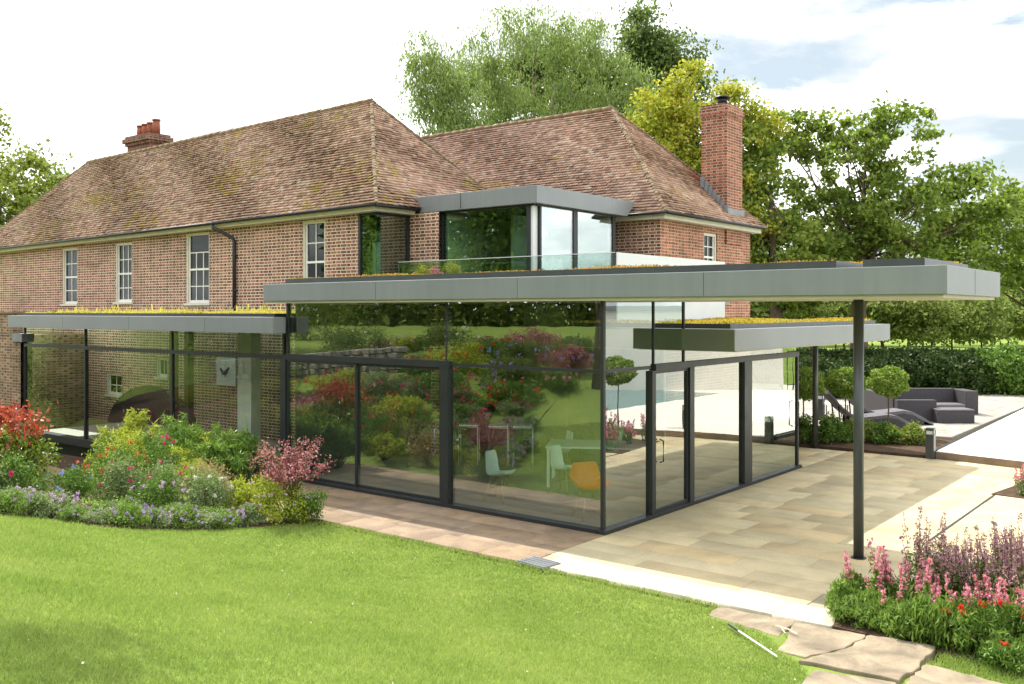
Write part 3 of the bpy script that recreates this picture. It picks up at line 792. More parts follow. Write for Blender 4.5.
# sliding door leaves
for a0, a1, y in ((-7.16, -5.20, .0), (-5.28, -3.15, .03)):
    b = MB(); w = .045
    b.box(a0, a0 + w, y - .02, y + .02, .056, TZ - .051); b.box(a1 - w, a1, y - .02, y + .02, .056, TZ - .051); b.box(a0 + w, a1 - w, y - .02, y + .02, .056, .056 + w); b.box(a0 + w, a1 - w, y - .02, y + .02, TZ - .051 - w, TZ - .051)
    d = b.build('sliding_door', M['frame'], pav); pane(d, a0 + w, a1 - w, y, y, .056 + w, TZ - .051 - w, 'glass')
    if a0 > -6:
        h = MB(); h.tube([(a1 - .12, y - .02, .85), (a1 - .12, y - .08, .87), (a1 - .12, y - .08, 1.23), (a1 - .12, y - .02, 1.25)], .014, 8); h.build('door_handle', M['lead'], d, smooth=True)
# side glass (plane x=0)
pane(pav, 0, 0, .03, 1.31, .051, TZ - .021, 'glass_side')
pane(pav, 0, 0, 2.70, 4.66, .051, TZ - .051, 'glass_side'); pane(pav, 0, 0, 4.98, 7.26, .051, TZ - .051, 'glass_side')
pane(pav, 0, 0, .03, 1.42, TZ + .031, CB - .013, 'glass_side'); pane(pav, 0, 0, 1.45, 2.40, TZ + .051, CB - .013, 'glass_side'); pane(pav, 0, 0, 2.47, 7.26, TZ + .051, 2.544, 'glass_side')
b = MB(); w = .05
b.box(-.025, .025, 1.42, 1.42 + w, .051, TZ - .051); b.box(-.025, .025, 2.55 - w, 2.55, .051, TZ - .051); b.box(-.025, .025, 1.42 + w, 2.55 - w, .051, .051 + w); b.box(-.025, .025, 1.42 + w, 2.55 - w, TZ - .051 - w, TZ - .051)
d = b.build('side_door', M['frame'], pav); pane(d, 0, 0, 1.42 + w, 2.55 - w, .051 + w, TZ - .051 - w, 'glass_side')
h = MB(); h.tube([(.025, 1.60, .82), (.09, 1.60, .84), (.09, 1.60, 1.16), (.025, 1.60, 1.18)], .013, 8); h.build('door_handle', M['black'], d, smooth=True)
h = MB(); h.tube([(.03, 7.14, .85), (.10, 7.14, .87), (.10, 7.14, 1.35), (.03, 7.14, 1.37)], .013, 8); h.build('pull_bar', M['black'], pav, smooth=True)
# rear glazing, inner floor, ceiling and walls
pane(pav, -3.2, -.03, 7.29, 7.29, .05, 2.54, 'glass_wing')
b = MB(); b.box(-7.2, -.05, .07, 7.3, -.04, .0); b.box(-18.2, -7.2, .2, 2.95, -.04, -.002); b.build('inner_floor', M['floor'], pav)
b = MB(); b.box(-7.30, -7.24, .3, 7.5, 0, 3.34); b.build('added_dark_wall', M['room'], pav)  # dark wall added so the left of the interior reads unlit
b = MB(); b.box(-7.85, -3.2, 7.5, 7.6, 0, 3.34); b.build('inner_wall', M['innerwall'], pav)
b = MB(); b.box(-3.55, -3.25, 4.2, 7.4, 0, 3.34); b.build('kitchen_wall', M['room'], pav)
# columns under the canopies
for x, y, z0, z1, r in ((3.34, .90, 0, CB - .013, .065), (-.69, 10.16, 0, 2.544, .065)):
    b = MB(); b.cyl((x, y, z0), r, z1 - z0, r, 24); c_ = b.build('column', M['postgrey'], pav, smooth=True)
    b = MB(); b.cyl((x, y, z0), r + .03, .012, r + .03, 24); b.build('base_plate', M['frame'], c_)

# ------------------------------------------------------------------ left glass wing
wing = root('glass_wing', (-12, 0, 0), 'low glass link with a sedum roof joining the pavilion to the old brick wall', 'glass wing')
b = MB(); b.box(-18.15, -7.34, -.40, 1.9, 2.775, 3.085); b.box(-7.34, -7.08, -.40, -.11, 2.775, 3.085); wr = b.build('canopy', M['fascia'], wing, bevel=.006)
b = MB()
for x in (-15.2, -12.2, -9.3): b.box(x, x + .006, -.4015, -.399, 2.79, 3.08)
b.build('panel_seam', M['frame'], wr)
tr = tray('sedum_tray', -17.9, -7.36, -.15, 1.8, 3.085, 3.15, wr, M['frame'])
sedum(-17.85, -7.4, -.1, 1.75, 3.12, 80000, tr, .075, M['sedum_y'], seed=6, tall=900)
pane(wing, -18.1, -7.95, 1.91, 1.91, 2.775, 3.0, 'glass_wing')
b = MB(); b.box(-18.1, -7.95, 1.91, 2.97, 3.0, 3.012); b.build('added_rooflight', M['glass_wing'], wing)  # glass roof strip added to let daylight onto the inner brick
for x in (-16.0, -13.4, -10.8): b = MB(); b.box(x, x + .05, 1.92, 2.97, 2.93, 2.999); b.build('added_rooflight_bar', M['frame'], wing)
b = MB(); b.box(-18.3, -7.33, .08, .2, 2.26, 2.34); b.build('transom', M['frame'], wing)
b = MB(); b.box(-18.4, -7.33, .02, .26, -.12, .06); b.box(-18.3, -7.4, .30, .36, -.6, -.121); b.build('plinth', M['frame'], wing)  # set-back dark panel stands for the shaded void under the floor
for x in (-18.42, -15.18, -11.36, -7.47):
    b = MB(); b.box(x, x + (.12 if x < -18 else .07), .11, .2, .061, 2.259); b.box(x, x + .05, .12, .18, 2.341, 2.77); b.build('post', M['frame'], wing)
for x0, x1 in ((-18.30, -15.18), (-15.11, -11.36), (-11.29, -7.47)):
    pane(wing, x0, x1, .14, .14, .061, 2.259, 'glass_wing'); pane(wing, x0, x1, .14, .14, 2.341, 2.77, 'glass_wing')
b = MB(); b.box(-10.45, -9.95, 1.2, 1.45, 0, 2.77); b.build('inner_pillar', M['render'], wing)
for x in (-12.78, -12.15): b = MB(); b.box(x, x + .16, .95, 1.1, 0, 2.77); b.build('inner_column', M['black'], wing)
# picture inside the wing with a dark bird-like mark
pic = root('framed_picture', (-13.4, 2.95, 1.55), 'white square picture with a dark bird-like mark on the inner brick wall', 'picture')
b = MB(); b.box(-13.8, -13.0, 2.93, 2.97, 1.28, 2.0); b.build('board', M['whitepaint'], pic)
b = MB(); b.tube([(-13.62, 2.925, 1.72), (-13.5, 2.925, 1.60), (-13.38, 2.925, 1.62), (-13.25, 2.925, 1.75)], [.02, .05, .055, .02], 8); b.tube([(-13.42, 2.925, 1.60), (-13.40, 2.925, 1.50)], [.03, .012], 6); b.build('motif', M['black'], pic)
# brick outbuilding wall at the far left
ob = root('brick_outbuilding', (-21, .3, 0), 'low weathered brick outbuilding at the far left end of the glass wing', 'outbuilding')
wall_np('wall', ob, M['brick_dim'], 'x', .05, -26, -18.43, -.6, 2.55, [])
b = MB(); b.box(-26, -20.6, .352, 2.9, -.5, 2.5); b.build('core', M['brick_dim'], ob)
b = MB(); b.box(-18.78, -18.2, -.02, .3, 2.38, 2.60); b.build('lead_box', M['lead'], ob)
b = MB(); b.prism([(-26, .03), (-18.9, .03), (-18.9, .32), (-26, .32)], 2.551, lambda x, y: 3.12)
b.build('upper_wall', M['brick_dim'], ob)
b = MB(); b.box(-26, -18.86, -.02, .36, 3.121, 3.17); b.build('coping', M['ridge'], ob)

# ------------------------------------------------------------------ balustrade on the upper terrace
bal = root('balustrade', (-5, 3.4, CT), 'frameless glass balustrade with a white frosted side on the upper roof terrace', 'balustrade')
b = MB(); b.box(-7.6, -1.99, 3.395, 3.41, CT + .02, 4.28); b.build('glass_panel', M['glass_clear'], bal)
b = MB(); b.box(-7.6, -1.94, 3.395, 3.41, 4.282, 4.294); b.build('top_edge', M['frosted'], bal)
b = MB(); b.box(-1.925, -1.90, 3.43, 7.93, 2.95, 4.29); b.build('frosted_panel', M['frosted'], bal)

# white outbuilding and railings across the patio (mostly seen mirrored in the side glass)
wo = root('white_outbuilding', (12, 21, 0), 'long plain white rendered building across the pale patio, mirrored in the side glass', 'building')
b = MB(); b.prism([(6.9, 23.42), (14.9, 17.1), (17.0, 19.8), (9.0, 26.1)], 0, 3.2); b.build('wall', M['render'], wo)
b = MB(); b.prism([(6.7, 23.4), (14.9, 16.9), (17.3, 19.9), (9.0, 26.4)], 3.2, 3.4); b.build('roof', M['lead'], wo)
fe = root('iron_railings', (5.6, 24.2, 0), 'black iron railings beside the white rendered building', 'railings')
b = MB()
b.tube([(4.6, 25.2, 1.65), (6.8, 23.6, 1.65)], .02, 6); b.tube([(4.6, 25.2, .35), (6.8, 23.6, .35)], .02, 6); b.build('rail', M['black'], fe)
for i in range(12):
    f_ = i / 11; b = MB(); x, y = 4.6 + 2.2 * f_, 25.2 - 1.6 * f_; b.tube([(x, y, .12), (x, y, 1.72)], .016, 6); b.build('bar', M['black'], fe)
# ------------------------------------------------------------------ foliage builders
def leaf_arrays(C, L, W, rg, up=.0, droop=None, cup=.25):
    """diamond leaves folded along the midrib: 4 verts, one quad each"""
    n = len(C)
    d = rg.normal(0, 1, (n, 3)); d[:, 2] += up
    if droop is not None: d = d * .45 + droop
    d /= np.linalg.norm(d, axis=1)[:, None] + 1e-9
    r = rg.normal(0, 1, (n, 3)); s = np.cross(d, r); s /= np.linalg.norm(s, axis=1)[:, None] + 1e-9
    nn = np.cross(d, s)
    L = L * rg.uniform(.65, 1.3, n); W = W * rg.uniform(.65, 1.3, n)
    a = C - d * L[:, None] * .5; c = C + d * L[:, None] * .5
    m = C + nn * (W * cup)[:, None]
    b_ = m + s * W[:, None] * .5; e = m - s * W[:, None] * .5
    return np.stack([a, b_, c, e], 1).reshape(-1, 3)
def quads(n): return np.arange(n * 4).reshape(-1, 4)

def blob_points(blobs, n, rg, shell=.45):
    """points in a union of ellipsoids (cx,cy,cz,rx,ry,rz), towards the surface"""
    w = np.array([b_[3] * b_[4] + b_[4] * b_[5] for b_ in blobs], float); w /= w.sum()
    k = rg.choice(len(blobs), n, p=w); B = np.array(blobs, float)[k]
    d = rg.normal(0, 1, (n, 3)); d /= np.linalg.norm(d, axis=1)[:, None]
    rad = shell + (1 - shell) * rg.random(n) ** .6
    return B[:, :3] + d * rad[:, None] * B[:, 3:6]

def make_tree(name, loc, label, cat, blobs, mat, leaf=(.22, .12), clumps=400, per=90, csize=.42, trunk_r=.3, group=None, seed=1, bark='bark', droop=None, limbs=34, fork=None, shell=.4):
    rg = np.random.default_rng(seed); loc = np.array(loc, float)
    r = root(name, tuple(loc), label, cat, group)
    P = blob_points(blobs, clumps, rg, shell)
    per_ = np.maximum(6, rg.normal(per, per * .45, clumps).astype(int)); idx = np.repeat(np.arange(clumps), per_)
    cs = csize * rg.uniform(.5, 1.35, clumps)
    off = rg.normal(0, 1, (len(idx), 3)) * cs[idx][:, None] * np.array([1, 1, .6])
    C = P[idx] + off
    if droop: C[:, 2] -= rg.random(len(idx)) ** 2 * droop
    V = leaf_arrays(C, leaf[0], leaf[1], rg, droop=(np.array([0, 0, -1.]) if droop else None))
    np_mesh('crown', V, quads(len(C)), mat, r, local=True)
    b = MB(); zt = np.mean([q[2] for q in blobs]); fz = fork or zt * .35
    top = np.array([np.mean([q[0] for q in blobs]) * .6, np.mean([q[1] for q in blobs]) * .6, zt * 1.15])
    tp = [np.array([0, 0, -.3]), np.array([.05, .0, fz * .5]), np.array([.0, .1, fz]), top * .55 + np.array([0, 0, fz * .45]), top]
    b.tube(tp, [trunk_r * 1.35, trunk_r, trunk_r * .85, trunk_r * .5, trunk_r * .12], 10)
    for i in range(limbs):
        e = P[rg.integers(clumps)]; f_ = rg.uniform(0, .85)
        s = tp[2] * (1 - f_) + tp[4] * f_ if f_ > .1 else tp[2]
        m1 = s * .6 + e * .4 + np.array([rg.normal(0, .25), rg.normal(0, .25), rg.normal(.1, .3)]); m2 = s * .25 + e * .75 + rg.normal(0, .2, 3)
        rr = trunk_r * (.30 - .2 * f_) * rg.uniform(.6, 1.1)
        b.tube([s, m1, m2, e], [rr, rr * .65, rr * .35, rr * .1], 6)
        for _ in range(3):
            q = P[rg.integers(clumps)]
            if np.linalg.norm(q - m2) < 3.2: b.tube([m2, (m2 + q) / 2 + rg.normal(0, .12, 3), q], [rr * .3, rr * .2, rr * .06], 5)
    b.build('trunk', M[bark], r, smooth=True, local=True)
    return r

M['l_oak'] = leafmat('oak_leaves', [(.08, .125, .022), (.15, .225, .038), (.24, .315, .058), (.34, .385, .09)], .5, .55, .35)
M['l_willow'] = leafmat('willow_leaves', [(.11, .16, .045), (.19, .27, .075), (.27, .35, .11), (.34, .40, .16)], .4, .6, .3)
M['l_dark'] = leafmat('dark_leaves', [(.07, .11, .03), (.13, .19, .05), (.21, .27, .075)], .45, .5, .4)
M['l_yellow'] = leafmat('yellow_leaves', [(.14, .20, .03), (.28, .34, .04), (.48, .46, .06), (.60, .50, .08)], .4, .6, .4)
M['l_lime'] = leafmat('lime_leaves', [(.13, .18, .03), (.22, .28, .05), (.31, .36, .09)], .4, .6, .4)
M['l_orchard'] = leafmat('orchard_leaves', [(.14, .19, .05), (.24, .30, .08), (.34, .40, .13)], .4, .7, .3)
M['l_hedge'] = leafmat('hedge_leaves', [(.016, .036, .009), (.035, .068, .014), (.075, .12, .024)], .3, .5, .8)
M['l_ball'] = leafmat('bay_leaves', [(.07, .14, .015), (.18, .28, .04), (.36, .44, .09)], .35, .45, 4)
M['l_green'] = leafmat('border_green', [(.05, .11, .018), (.11, .21, .032), (.22, .34, .06)], .35, .5, 3)
M['l_lush'] = leafmat('lush_border_green', [(.07, .14, .025), (.17, .28, .05), (.32, .44, .10)], .4, .5, 4)
M['l_silver'] = leafmat('silver_green', [(.13, .20, .08), (.22, .30, .12), (.34, .41, .19)], .35, .6, 3)
M['l_gold'] = leafmat('golden_leaves', [(.18, .26, .025), (.38, .44, .05), (.58, .58, .11)], .4, .6, 2)
M['l_photinia'] = leafmat('red_young_leaves', [(.22, .04, .03), (.42, .08, .05), (.52, .17, .10)], .35, .4, 4)
M['l_acer'] = leafmat('purple_acer_leaves', [(.13, .035, .05), (.28, .08, .10), (.48, .20, .22), (.62, .38, .38)], .35, .5, 3)
M['l_tan'] = leafmat('seed_heads', [(.30, .24, .11), (.45, .36, .18)], .3, .8, 3)

def at(px, d):            # position d metres ahead of the viewpoint along a sight line (plan only)
    a = ((px - 512) / 938 * d); return (7.368 + a * .7836 - d * .6212, -11.408 + a * .6212 + d * .7836)

# the big open tree on the right
x, y = at(858, 46)
make_tree('broadleaf_tree', (x, y, 0), 'large open-crowned broadleaf tree rising beyond the canopy at the right', 'tree',
          [(-1.5, 0, 9.0, 4.2, 3.8, 3.6), (2.5, 1, 7.2, 4.5, 4, 2.8), (-4.0, -2, 6.8, 3.6, 3.4, 2.8), (1.4, .8, 11.6, 2.2, 2.2, 1.9), (-2.4, -1.6, 11.9, 1.9, 1.9, 1.5), (-.3, -.2, 11.6, 2.4, 2.2, 1.5), (4.2, 3.0, 8.6, 2.6, 2.4, 1.9), (5.2, 3.5, 6.4, 3.2, 3, 2.4), (-1, 0, 7, 4.5, 3.5, 2.2)], M['l_oak'], (.27, .18), 480, 60, .31, .42, seed=21, limbs=60, shell=.35)
x, y = at(1052, 50)
make_tree('broadleaf_tree', (x, y, 0), 'broadleaf tree at the right edge, lower than the big open one beside it', 'tree',
          [(-1.0, -.8, 7, 4.0, 4, 2.8), (2.8, 2, 6.2, 4, 3.6, 2.4), (-4.0, -3, 6.2, 3.2, 3, 2.4), (-1.5, -1.2, 8.8, 2.4, 2, 1.3)], M['l_oak'], (.28, .19), 240, 54, .31, .36, seed=22, limbs=46)
x, y = at(775, 44)
make_tree('broadleaf_tree', (x, y, 0), 'slim green tree showing just right of the tall red chimney', 'tree',
          [(-.6, -.4, 8.5, 1.2, 1.2, 3.0), (.6, .4, 5.3, 2.4, 2.2, 2.2), (-.9, -.7, 10.8, .8, .8, 1.4)], M['l_oak'], (.27, .18), 130, 55, .34, .3, seed=23, limbs=26)
# behind the house
x, y = at(440, 50)
make_tree('willow_tree', (x, y, 0), 'wispy grey-green willow behind the roof, left of the other trees', 'tree',
          [(0, 0, 13.0, 1.9, 1.9, 3.6), (-.6, -.4, 15.8, 1.2, 1.2, 2.3), (.9, .7, 14.4, 1.3, 1.3, 2.6), (.5, .4, 9, 2.5, 2.3, 3)], M['l_willow'], (.27, .075), 210, 90, .42, .25, seed=24, droop=.7, limbs=24, bark='barkpale')
x, y = at(535, 54)
make_tree('willow_tree', (x, y, 0), 'broad grey-green willow in the middle behind the two roofs', 'tree',
          [(-3.0, -2.2, 15.4, 2.0, 1.9, 4.6), (-.6, -.3, 17.4, 2.3, 2.2, 4.6), (2.1, 1.5, 16.4, 2.2, 2.2, 4.4), (4.4, 3.0, 13.8, 2.2, 2.2, 4.4), (6.2, 4.4, 11.5, 1.9, 1.9, 3.2), (0, 0, 10.5, 4.8, 4, 4)], M['l_willow'], (.27, .075), 560, 100, .42, .4, seed=25, droop=.9, limbs=60, bark='barkpale')
x, y = at(640, 70)
make_tree('broadleaf_tree', (x, y, 0), 'tallest dark green tree behind the willow and the yellow tree', 'tree',
          [(0, 0, 20.5, 3.6, 3.4, 3.6), (-5.0, -3.8, 20.5, 3.6, 3, 3.0), (1.6, 1.1, 20, 3.4, 3.2, 4), (-2.4, -1.9, 19, 3.2, 3, 3.4), (.4, .2, 24.2, 1.7, 1.7, 2.4), (-8.2, -6.3, 19.6, 2.8, 2.4, 2.5), (0, 0, 13.5, 5, 5, 4)], M['l_dark'], (.34, .21), 560, 85, .58, .5, seed=26, limbs=50)
x, y = at(701, 45)
make_tree('yellow_tree', (x, y, 0), 'yellow-green tree between the right-hand roof and the red chimney', 'tree',
          [(-1.5, -1.2, 10.6, 1.8, 1.8, 2.4), (1.2, .9, 10.2, 1.9, 1.9, 2.4), (-.5, -.4, 13.2, 1.3, 1.3, 1.9), (.3, .2, 7.6, 3.2, 2.6, 3.0), (2.2, 1.7, 12.2, 1.1, 1.1, .8), (-3.0, -2.3, 9.6, 1.7, 1.7, 2.0), (-1.9, -1.4, 12.4, 1.5, 1.5, 1.5), (1.2, .9, 12.4, 1.5, 1.5, 1.5)], M['l_yellow'], (.22, .13), 400, 80, .32, .25, seed=27, limbs=34)
x, y = at(-2, 40)
make_tree('lime_tree', (x, y, 0), 'fresh light green tree beyond the left end of the roof', 'tree',
          [(0, 0, 7.6, 3.0, 3, 3.0), (1.9, 1.4, 6.4, 2.0, 2.0, 2.2), (-2, -1, 10, 2.4, 2, 2.2)], M['l_lime'], (.24, .15), 230, 90, .42, .3, seed=28, limbs=30)
x, y = at(62, 52)
make_tree('sparse_tree', (x, y, 0), 'thin bare-looking tree top above the left hip of the roof', 'tree',
          [(0, 0, 10.0, 1.2, 1.2, 1.6), (-.8, -.5, 9, 1, 1, 1.2)], M['l_oak'], (.14, .08), 50, 14, .3, .14, seed=29, limbs=34)

# orchard rows beyond the hedge
k = 0
protos = []
for i in range(3):
    rg = np.random.default_rng(60 + i)
    protos.append(None)
for row, d in enumerate((62, 74, 88)):
    for px in range(700 + row * 17, 1120, 46 - row * 6):
        pxx = px + random.uniform(-8, 8); x, y = at(pxx, d + random.uniform(-2, 2)); i = k % 3
        if protos[i] is None:
            rg = random.Random(40 + i)
            protos[i] = make_tree('orchard_tree', (x, y, 0), 'small pale green orchard tree with a short bare trunk beyond the hedge', 'tree',
                [(0, 0, 2.2, 1.7, 1.7, 1.2), (rg.uniform(-.8, .8), rg.uniform(-.8, .8), 3.2, 1.1, 1.1, .9), (rg.uniform(-1.2, 1.2), rg.uniform(-1.2, 1.2), 1.9, 1.2, 1.2, .9)], M['l_orchard'], (.24, .14), 90, 46, .34, .055, group='orchard trees beyond the hedge', seed=70 + i, limbs=16, fork=.9)
            o = protos[i]
        else: o = copy_tree(protos[i]); o.location = (x, y, 0)
        o.rotation_euler = (0, 0, random.uniform(0, 6.28)); o.scale = (random.uniform(1.15, 1.55),) * 3; k += 1

# distant belt of woodland that closes the view
def mass(name, pts, h, depth, mat, n, leaf, seed, base=0., bump=.5):
    rg = np.random.default_rng(seed); pts = np.array(pts, float)
    seg = np.linalg.norm(np.diff(pts, axis=0), axis=1); cum = np.concatenate([[0], np.cumsum(seg)])
    s = rg.uniform(0, cum[-1], n); k = np.clip(np.searchsorted(cum, s) - 1, 0, len(seg) - 1); f = (s - cum[k]) / seg[k]
    c = pts[k] * (1 - f)[:, None] + pts[k + 1] * f[:, None]
    hh = h * (1 + bump * (.5 * np.sin(s * .9 + seed) * np.sin(s * .37 + 1) + .3 * np.sin(s * 2.7)))
    t_ = rg.random(n); z = base + hh * t_ ** .8
    wd = depth * np.sqrt(np.clip(1 - (z / (hh + base)) ** 4, .05, 1)); a = rg.choice([-1, 1], n) * (1 - rg.random(n) ** 2 * .5)
    dr = (pts[k + 1] - pts[k]) / seg[k][:, None]; nrm = np.stack([-dr[:, 1], dr[:, 0]], 1)
    c = c + nrm * (a * wd)[:, None]
    C = np.stack([c[:, 0], c[:, 1], z], 1) + rg.normal(0, leaf * .3, (n, 3))
    return leaf_arrays(C, leaf, leaf * .6, rg)
V = mass('', [at(560, 120), at(760, 115), at(960, 125), at(1250, 120)], 8.5, 5, None, 30000, .75, 5)
o = np_mesh('far_woodland', V, quads(len(V) // 4), M['l_orchard']); tag(o, 'pale belt of woodland closing the view beyond the orchard', 'woodland', kind='stuff')
V = mass('', [at(-900, 130), at(-300, 120), at(120, 110), at(480, 130), at(700, 125)], 8.0, 6, None, 22000, .9, 6)
o = np_mesh('far_woodland', V, quads(len(V) // 4), M['l_dark']); tag(o, 'dark belt of woodland far behind the house', 'woodland', kind='stuff')

# clipped hedge behind the lounge patio
def hedge(name, pts, h, depth, label, n, mat, leaf=.09, seed=1, core=True, bump=.06, cat='hedge', loc=None):
    r = root(name, (pts[0][0], pts[0][1], 0), label, cat)
    V = mass('', pts, h, depth, None, n, leaf, seed, bump=bump)
    np_mesh('foliage', V, quads(len(V) // 4), mat, r)
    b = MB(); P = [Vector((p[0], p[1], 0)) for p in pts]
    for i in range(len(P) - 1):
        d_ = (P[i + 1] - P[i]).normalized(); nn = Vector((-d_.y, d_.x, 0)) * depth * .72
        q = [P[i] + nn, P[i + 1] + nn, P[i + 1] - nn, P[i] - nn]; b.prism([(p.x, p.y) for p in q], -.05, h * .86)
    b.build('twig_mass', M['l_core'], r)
    return r
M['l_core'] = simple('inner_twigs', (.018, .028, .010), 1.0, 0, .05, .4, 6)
hedge('clipped_hedge', [at(690, 41), at(840, 40), at(1000, 40), at(1180, 41)], 1.55, .8, 'long dark clipped hedge between the lounge patio and the orchard', 42000, M['l_hedge'], .16, 3, bump=.05)
for px, d, h_, w_, lab in ((955, 35.5, 1.7, 1.7, 'rounded dark shrub behind the grey sofa arm'), (1003, 35, 1.9, 1.6, 'loose green shrub at the right end of the hedge'), (905, 36.5, 1.7, 2.0, 'dark spreading shrub behind the sofa back'), (860, 35.5, 1.4, 1.8, 'dark shrub beyond the lollipop trees'), (815, 34, 1.5, 1.8, 'dark shrub seen between the glass and the slim column')):
    x, y = at(px, d); r = root('shrub', (x, y, 0), lab, 'shrub'); rg = np.random.default_rng(int(px))
    P = blob_points([(0, 0, h_ * .5, w_ * .62, w_ * .62, h_ * .5), (w_ * .35, 0, h_ * .4, w_ * .45, w_ * .45, h_ * .4)], 150, rg, .7); idx = rg.integers(0, 150, 5200)
    C = P[idx] + rg.normal(0, .12, (5200, 3)); np_mesh('foliage', leaf_arrays(C, .15, .08, rg), quads(5200), M['l_hedge'] if px != 1003 else M['l_green'], r, local=True)
    b = MB()
    for a in range(7): b.tube([(0, 0, 0), (math.cos(a) * w_ * .3, math.sin(a) * w_ * .3, h_ * .6)], [.03, .01], 5)
    b.build('stem', M['bark'], r, local=True)

# lollipop bay trees and a planting strip
bays = [(at(888, 23.6), 1.74, .43, 'lollipop bay tree standing nearest the lantern bollard'), (at(845, 23.2), 1.74, .42, 'middle lollipop bay tree just left of the tall front column'),
        (at(803, 22.9), 1.76, .44, 'lollipop bay tree behind the slim rear column'), ((5.1, 8.6), 2.0, .4, 'lollipop bay tree out on the patio, mirrored in the corner glass')]
def rnd_ball(r_, rr, z, rg, n, lf):
    d = rg.normal(0, 1, (n, 3)); d /= np.linalg.norm(d, axis=1)[:, None]; q = rr * (.72 + .32 * rg.random(n) ** .7) * (1 + .10 * np.sin(d[:, 0] * 5 + d[:, 2] * 7))
    C = d * q[:, None] * np.array([1.12, 1.12, .86]) + np.array([0, 0, z]); return leaf_arrays(C, lf, lf * .5, rg)
first = None
for (x, y), ht, rr, lab in bays:
    rg = np.random.default_rng(int(abs(x * 100)))
    r = root('lollipop_tree', (x, y, .06), lab, 'topiary tree', 'lollipop bay trees')
    np_mesh('crown', rnd_ball(r, rr, ht - rr * .9, rg, 2600, .085), quads(2600), M['l_ball'], r, local=True)
    b = MB(); b.tube([(0, 0, -.05), (.015, .01, .7), (0, 0, ht - rr)], [.022, .018, .016], 8)
    for a in range(8): b.tube([(0, 0, ht - rr * 1.4), (math.cos(a) * rr * .6, math.sin(a) * rr * .6, ht - rr * .7)], [.012, .004], 5)
    b.build('trunk', M['bark'], r, smooth=True, local=True)

def bush_mesh(rg, h, w, n, lf, asp=.45, up=.6):
    P = blob_points([(0, 0, h * .40, w * .5, w * .5, h * .42)] + [(rg.uniform(-.3, .3) * w, rg.uniform(-.3, .3) * w, h * rg.uniform(.5, .78), w * .2, w * .2, h * rg.uniform(.2, .38)) for _ in range(4)], 60, rg, .45)
    idx = rg.integers(0, 60, n); C = P[idx] + rg.normal(0, 1, (n, 3)) * np.array([w * .07, w * .07, h * .10]); C[:, 2] = np.abs(C[:, 2])
    return leaf_arrays(C, lf, lf * asp, rg, up=up)
def bush(name, loc, label, cat, h, w, n, lf, mat, seed, group=None, asp=.45, flowers=None, up=.6, extra=None):
    r = root(name, loc, label, cat, group); rg = np.random.default_rng(seed)
    n = int(n * 2.0); lf = lf * .74
    np_mesh('foliage', bush_mesh(rg, h, w, n, lf, asp, up), quads(n), mat, r, local=True)
    b = MB()
    for a in range(6): b.tube([(0, 0, -.03), (math.cos(a * 1.05) * w * .16, math.sin(a * 1.05) * w * .16, h * .35), (math.cos(a * 1.05) * w * .32, math.sin(a * 1.05) * w * .32, h * .7)], [.010, .007, .003], 5)
    b.build('stem', M['bark'], r, local=True)
    if flowers:
        m, k, fs, zlo, zhi = flowers
        d = rg.normal(0, 1, (k, 3)); d /= np.linalg.norm(d, axis=1)[:, None]; d[:, 2] = np.abs(d[:, 2])
        P = d * np.array([w * .55, w * .55, h * .5]) * rg.uniform(.85, 1.1, k)[:, None] + np.array([0, 0, h * .48])
        P[:, 2] = np.clip(P[:, 2], h * zlo, h * zhi)
        idx = np.repeat(np.arange(k), 22); C = P[idx] + rg.normal(0, fs * .30, (len(idx), 3))
        np_mesh('flowers', leaf_arrays(C, fs * .6, fs * .45, rg), quads(len(idx)), m, r, local=True)
    return r
for i, (px, d, h_, w_) in enumerate([(866, 22.6, .52, .9), (900, 22.3, .36, .8), (916, 22.2, .40, .7), (884, 22.2, .42, .7), (850, 22.6, .3, .7), (833, 22.4, .46, .7), (822, 22.3, .50, .7), (800, 22.4, .55, .8), (785, 22.6, .5, .9)]):
    x, y = at(px, d)
    bush('low_shrub', (x, y, .06), 'low mid-green leafy shrub in the strip under the lollipop trees', 'shrub', h_ * 1.15, w_, 900, .10, M['l_lime'] if i in (0, 1, 2) else M['l_green'], 200 + i, 'low shrubs under the lollipop trees')

# ------------------------------------------------------------------ patio furniture
def place(px, d, z, turn=0.):
    x, y = at(px, d); return Matrix.Translation((x, y, z)) @ Matrix.Rotation(R(38.4 + turn), 4, 'Z')
def zl(m): return m.translation
# modular sofa: local x to the right of the picture, local y away
mt = place(938, 28.3, .12)
so = root('corner_sofa', tuple(zl(mt)), 'charcoal rattan corner sofa with a high back and square arm on the lounge paving', 'sofa')
b = MB(mt); b.box(-1.0, .62, .28, .5, .0, .72); b.box(.63, 1.0, -.45, .5, .0, .70); b.build('backrest', M['rattan'], so, bevel=.012)
b = MB(mt); b.box(-1.02, .62, -.45, .275, 0, .21); b.box(-1.9, -1.03, -1.9, .5, 0, .20); b.build('base', M['rattan'], so, bevel=.012)
b = MB(mt); b.box(-1.0, -.20, -.47, .27, .213, .31); b.box(-.18, .61, -.47, .27, .213, .31); b.build('seat_cushion', M['cushion'], so, bevel=.03)
b = MB(mt); b.box(-2.15, -1.92, -1.95, .5, 0, .70); b.box(-2.12, -1.03, -2.2, -1.96, 0, .60); b.build('side_back', M['rattan'], so, bevel=.012)
b = MB(mt); b.box(-1.9, -1.05, -1.9, .2, .203, .30); b.build('seat_cushion', M['cushion'], so, bevel=.03)
mt = place(951.5, 26.0, .12)
ot = root('ottoman', tuple(zl(mt)), 'low charcoal rattan footstool block in front of the sofa arm', 'footstool')
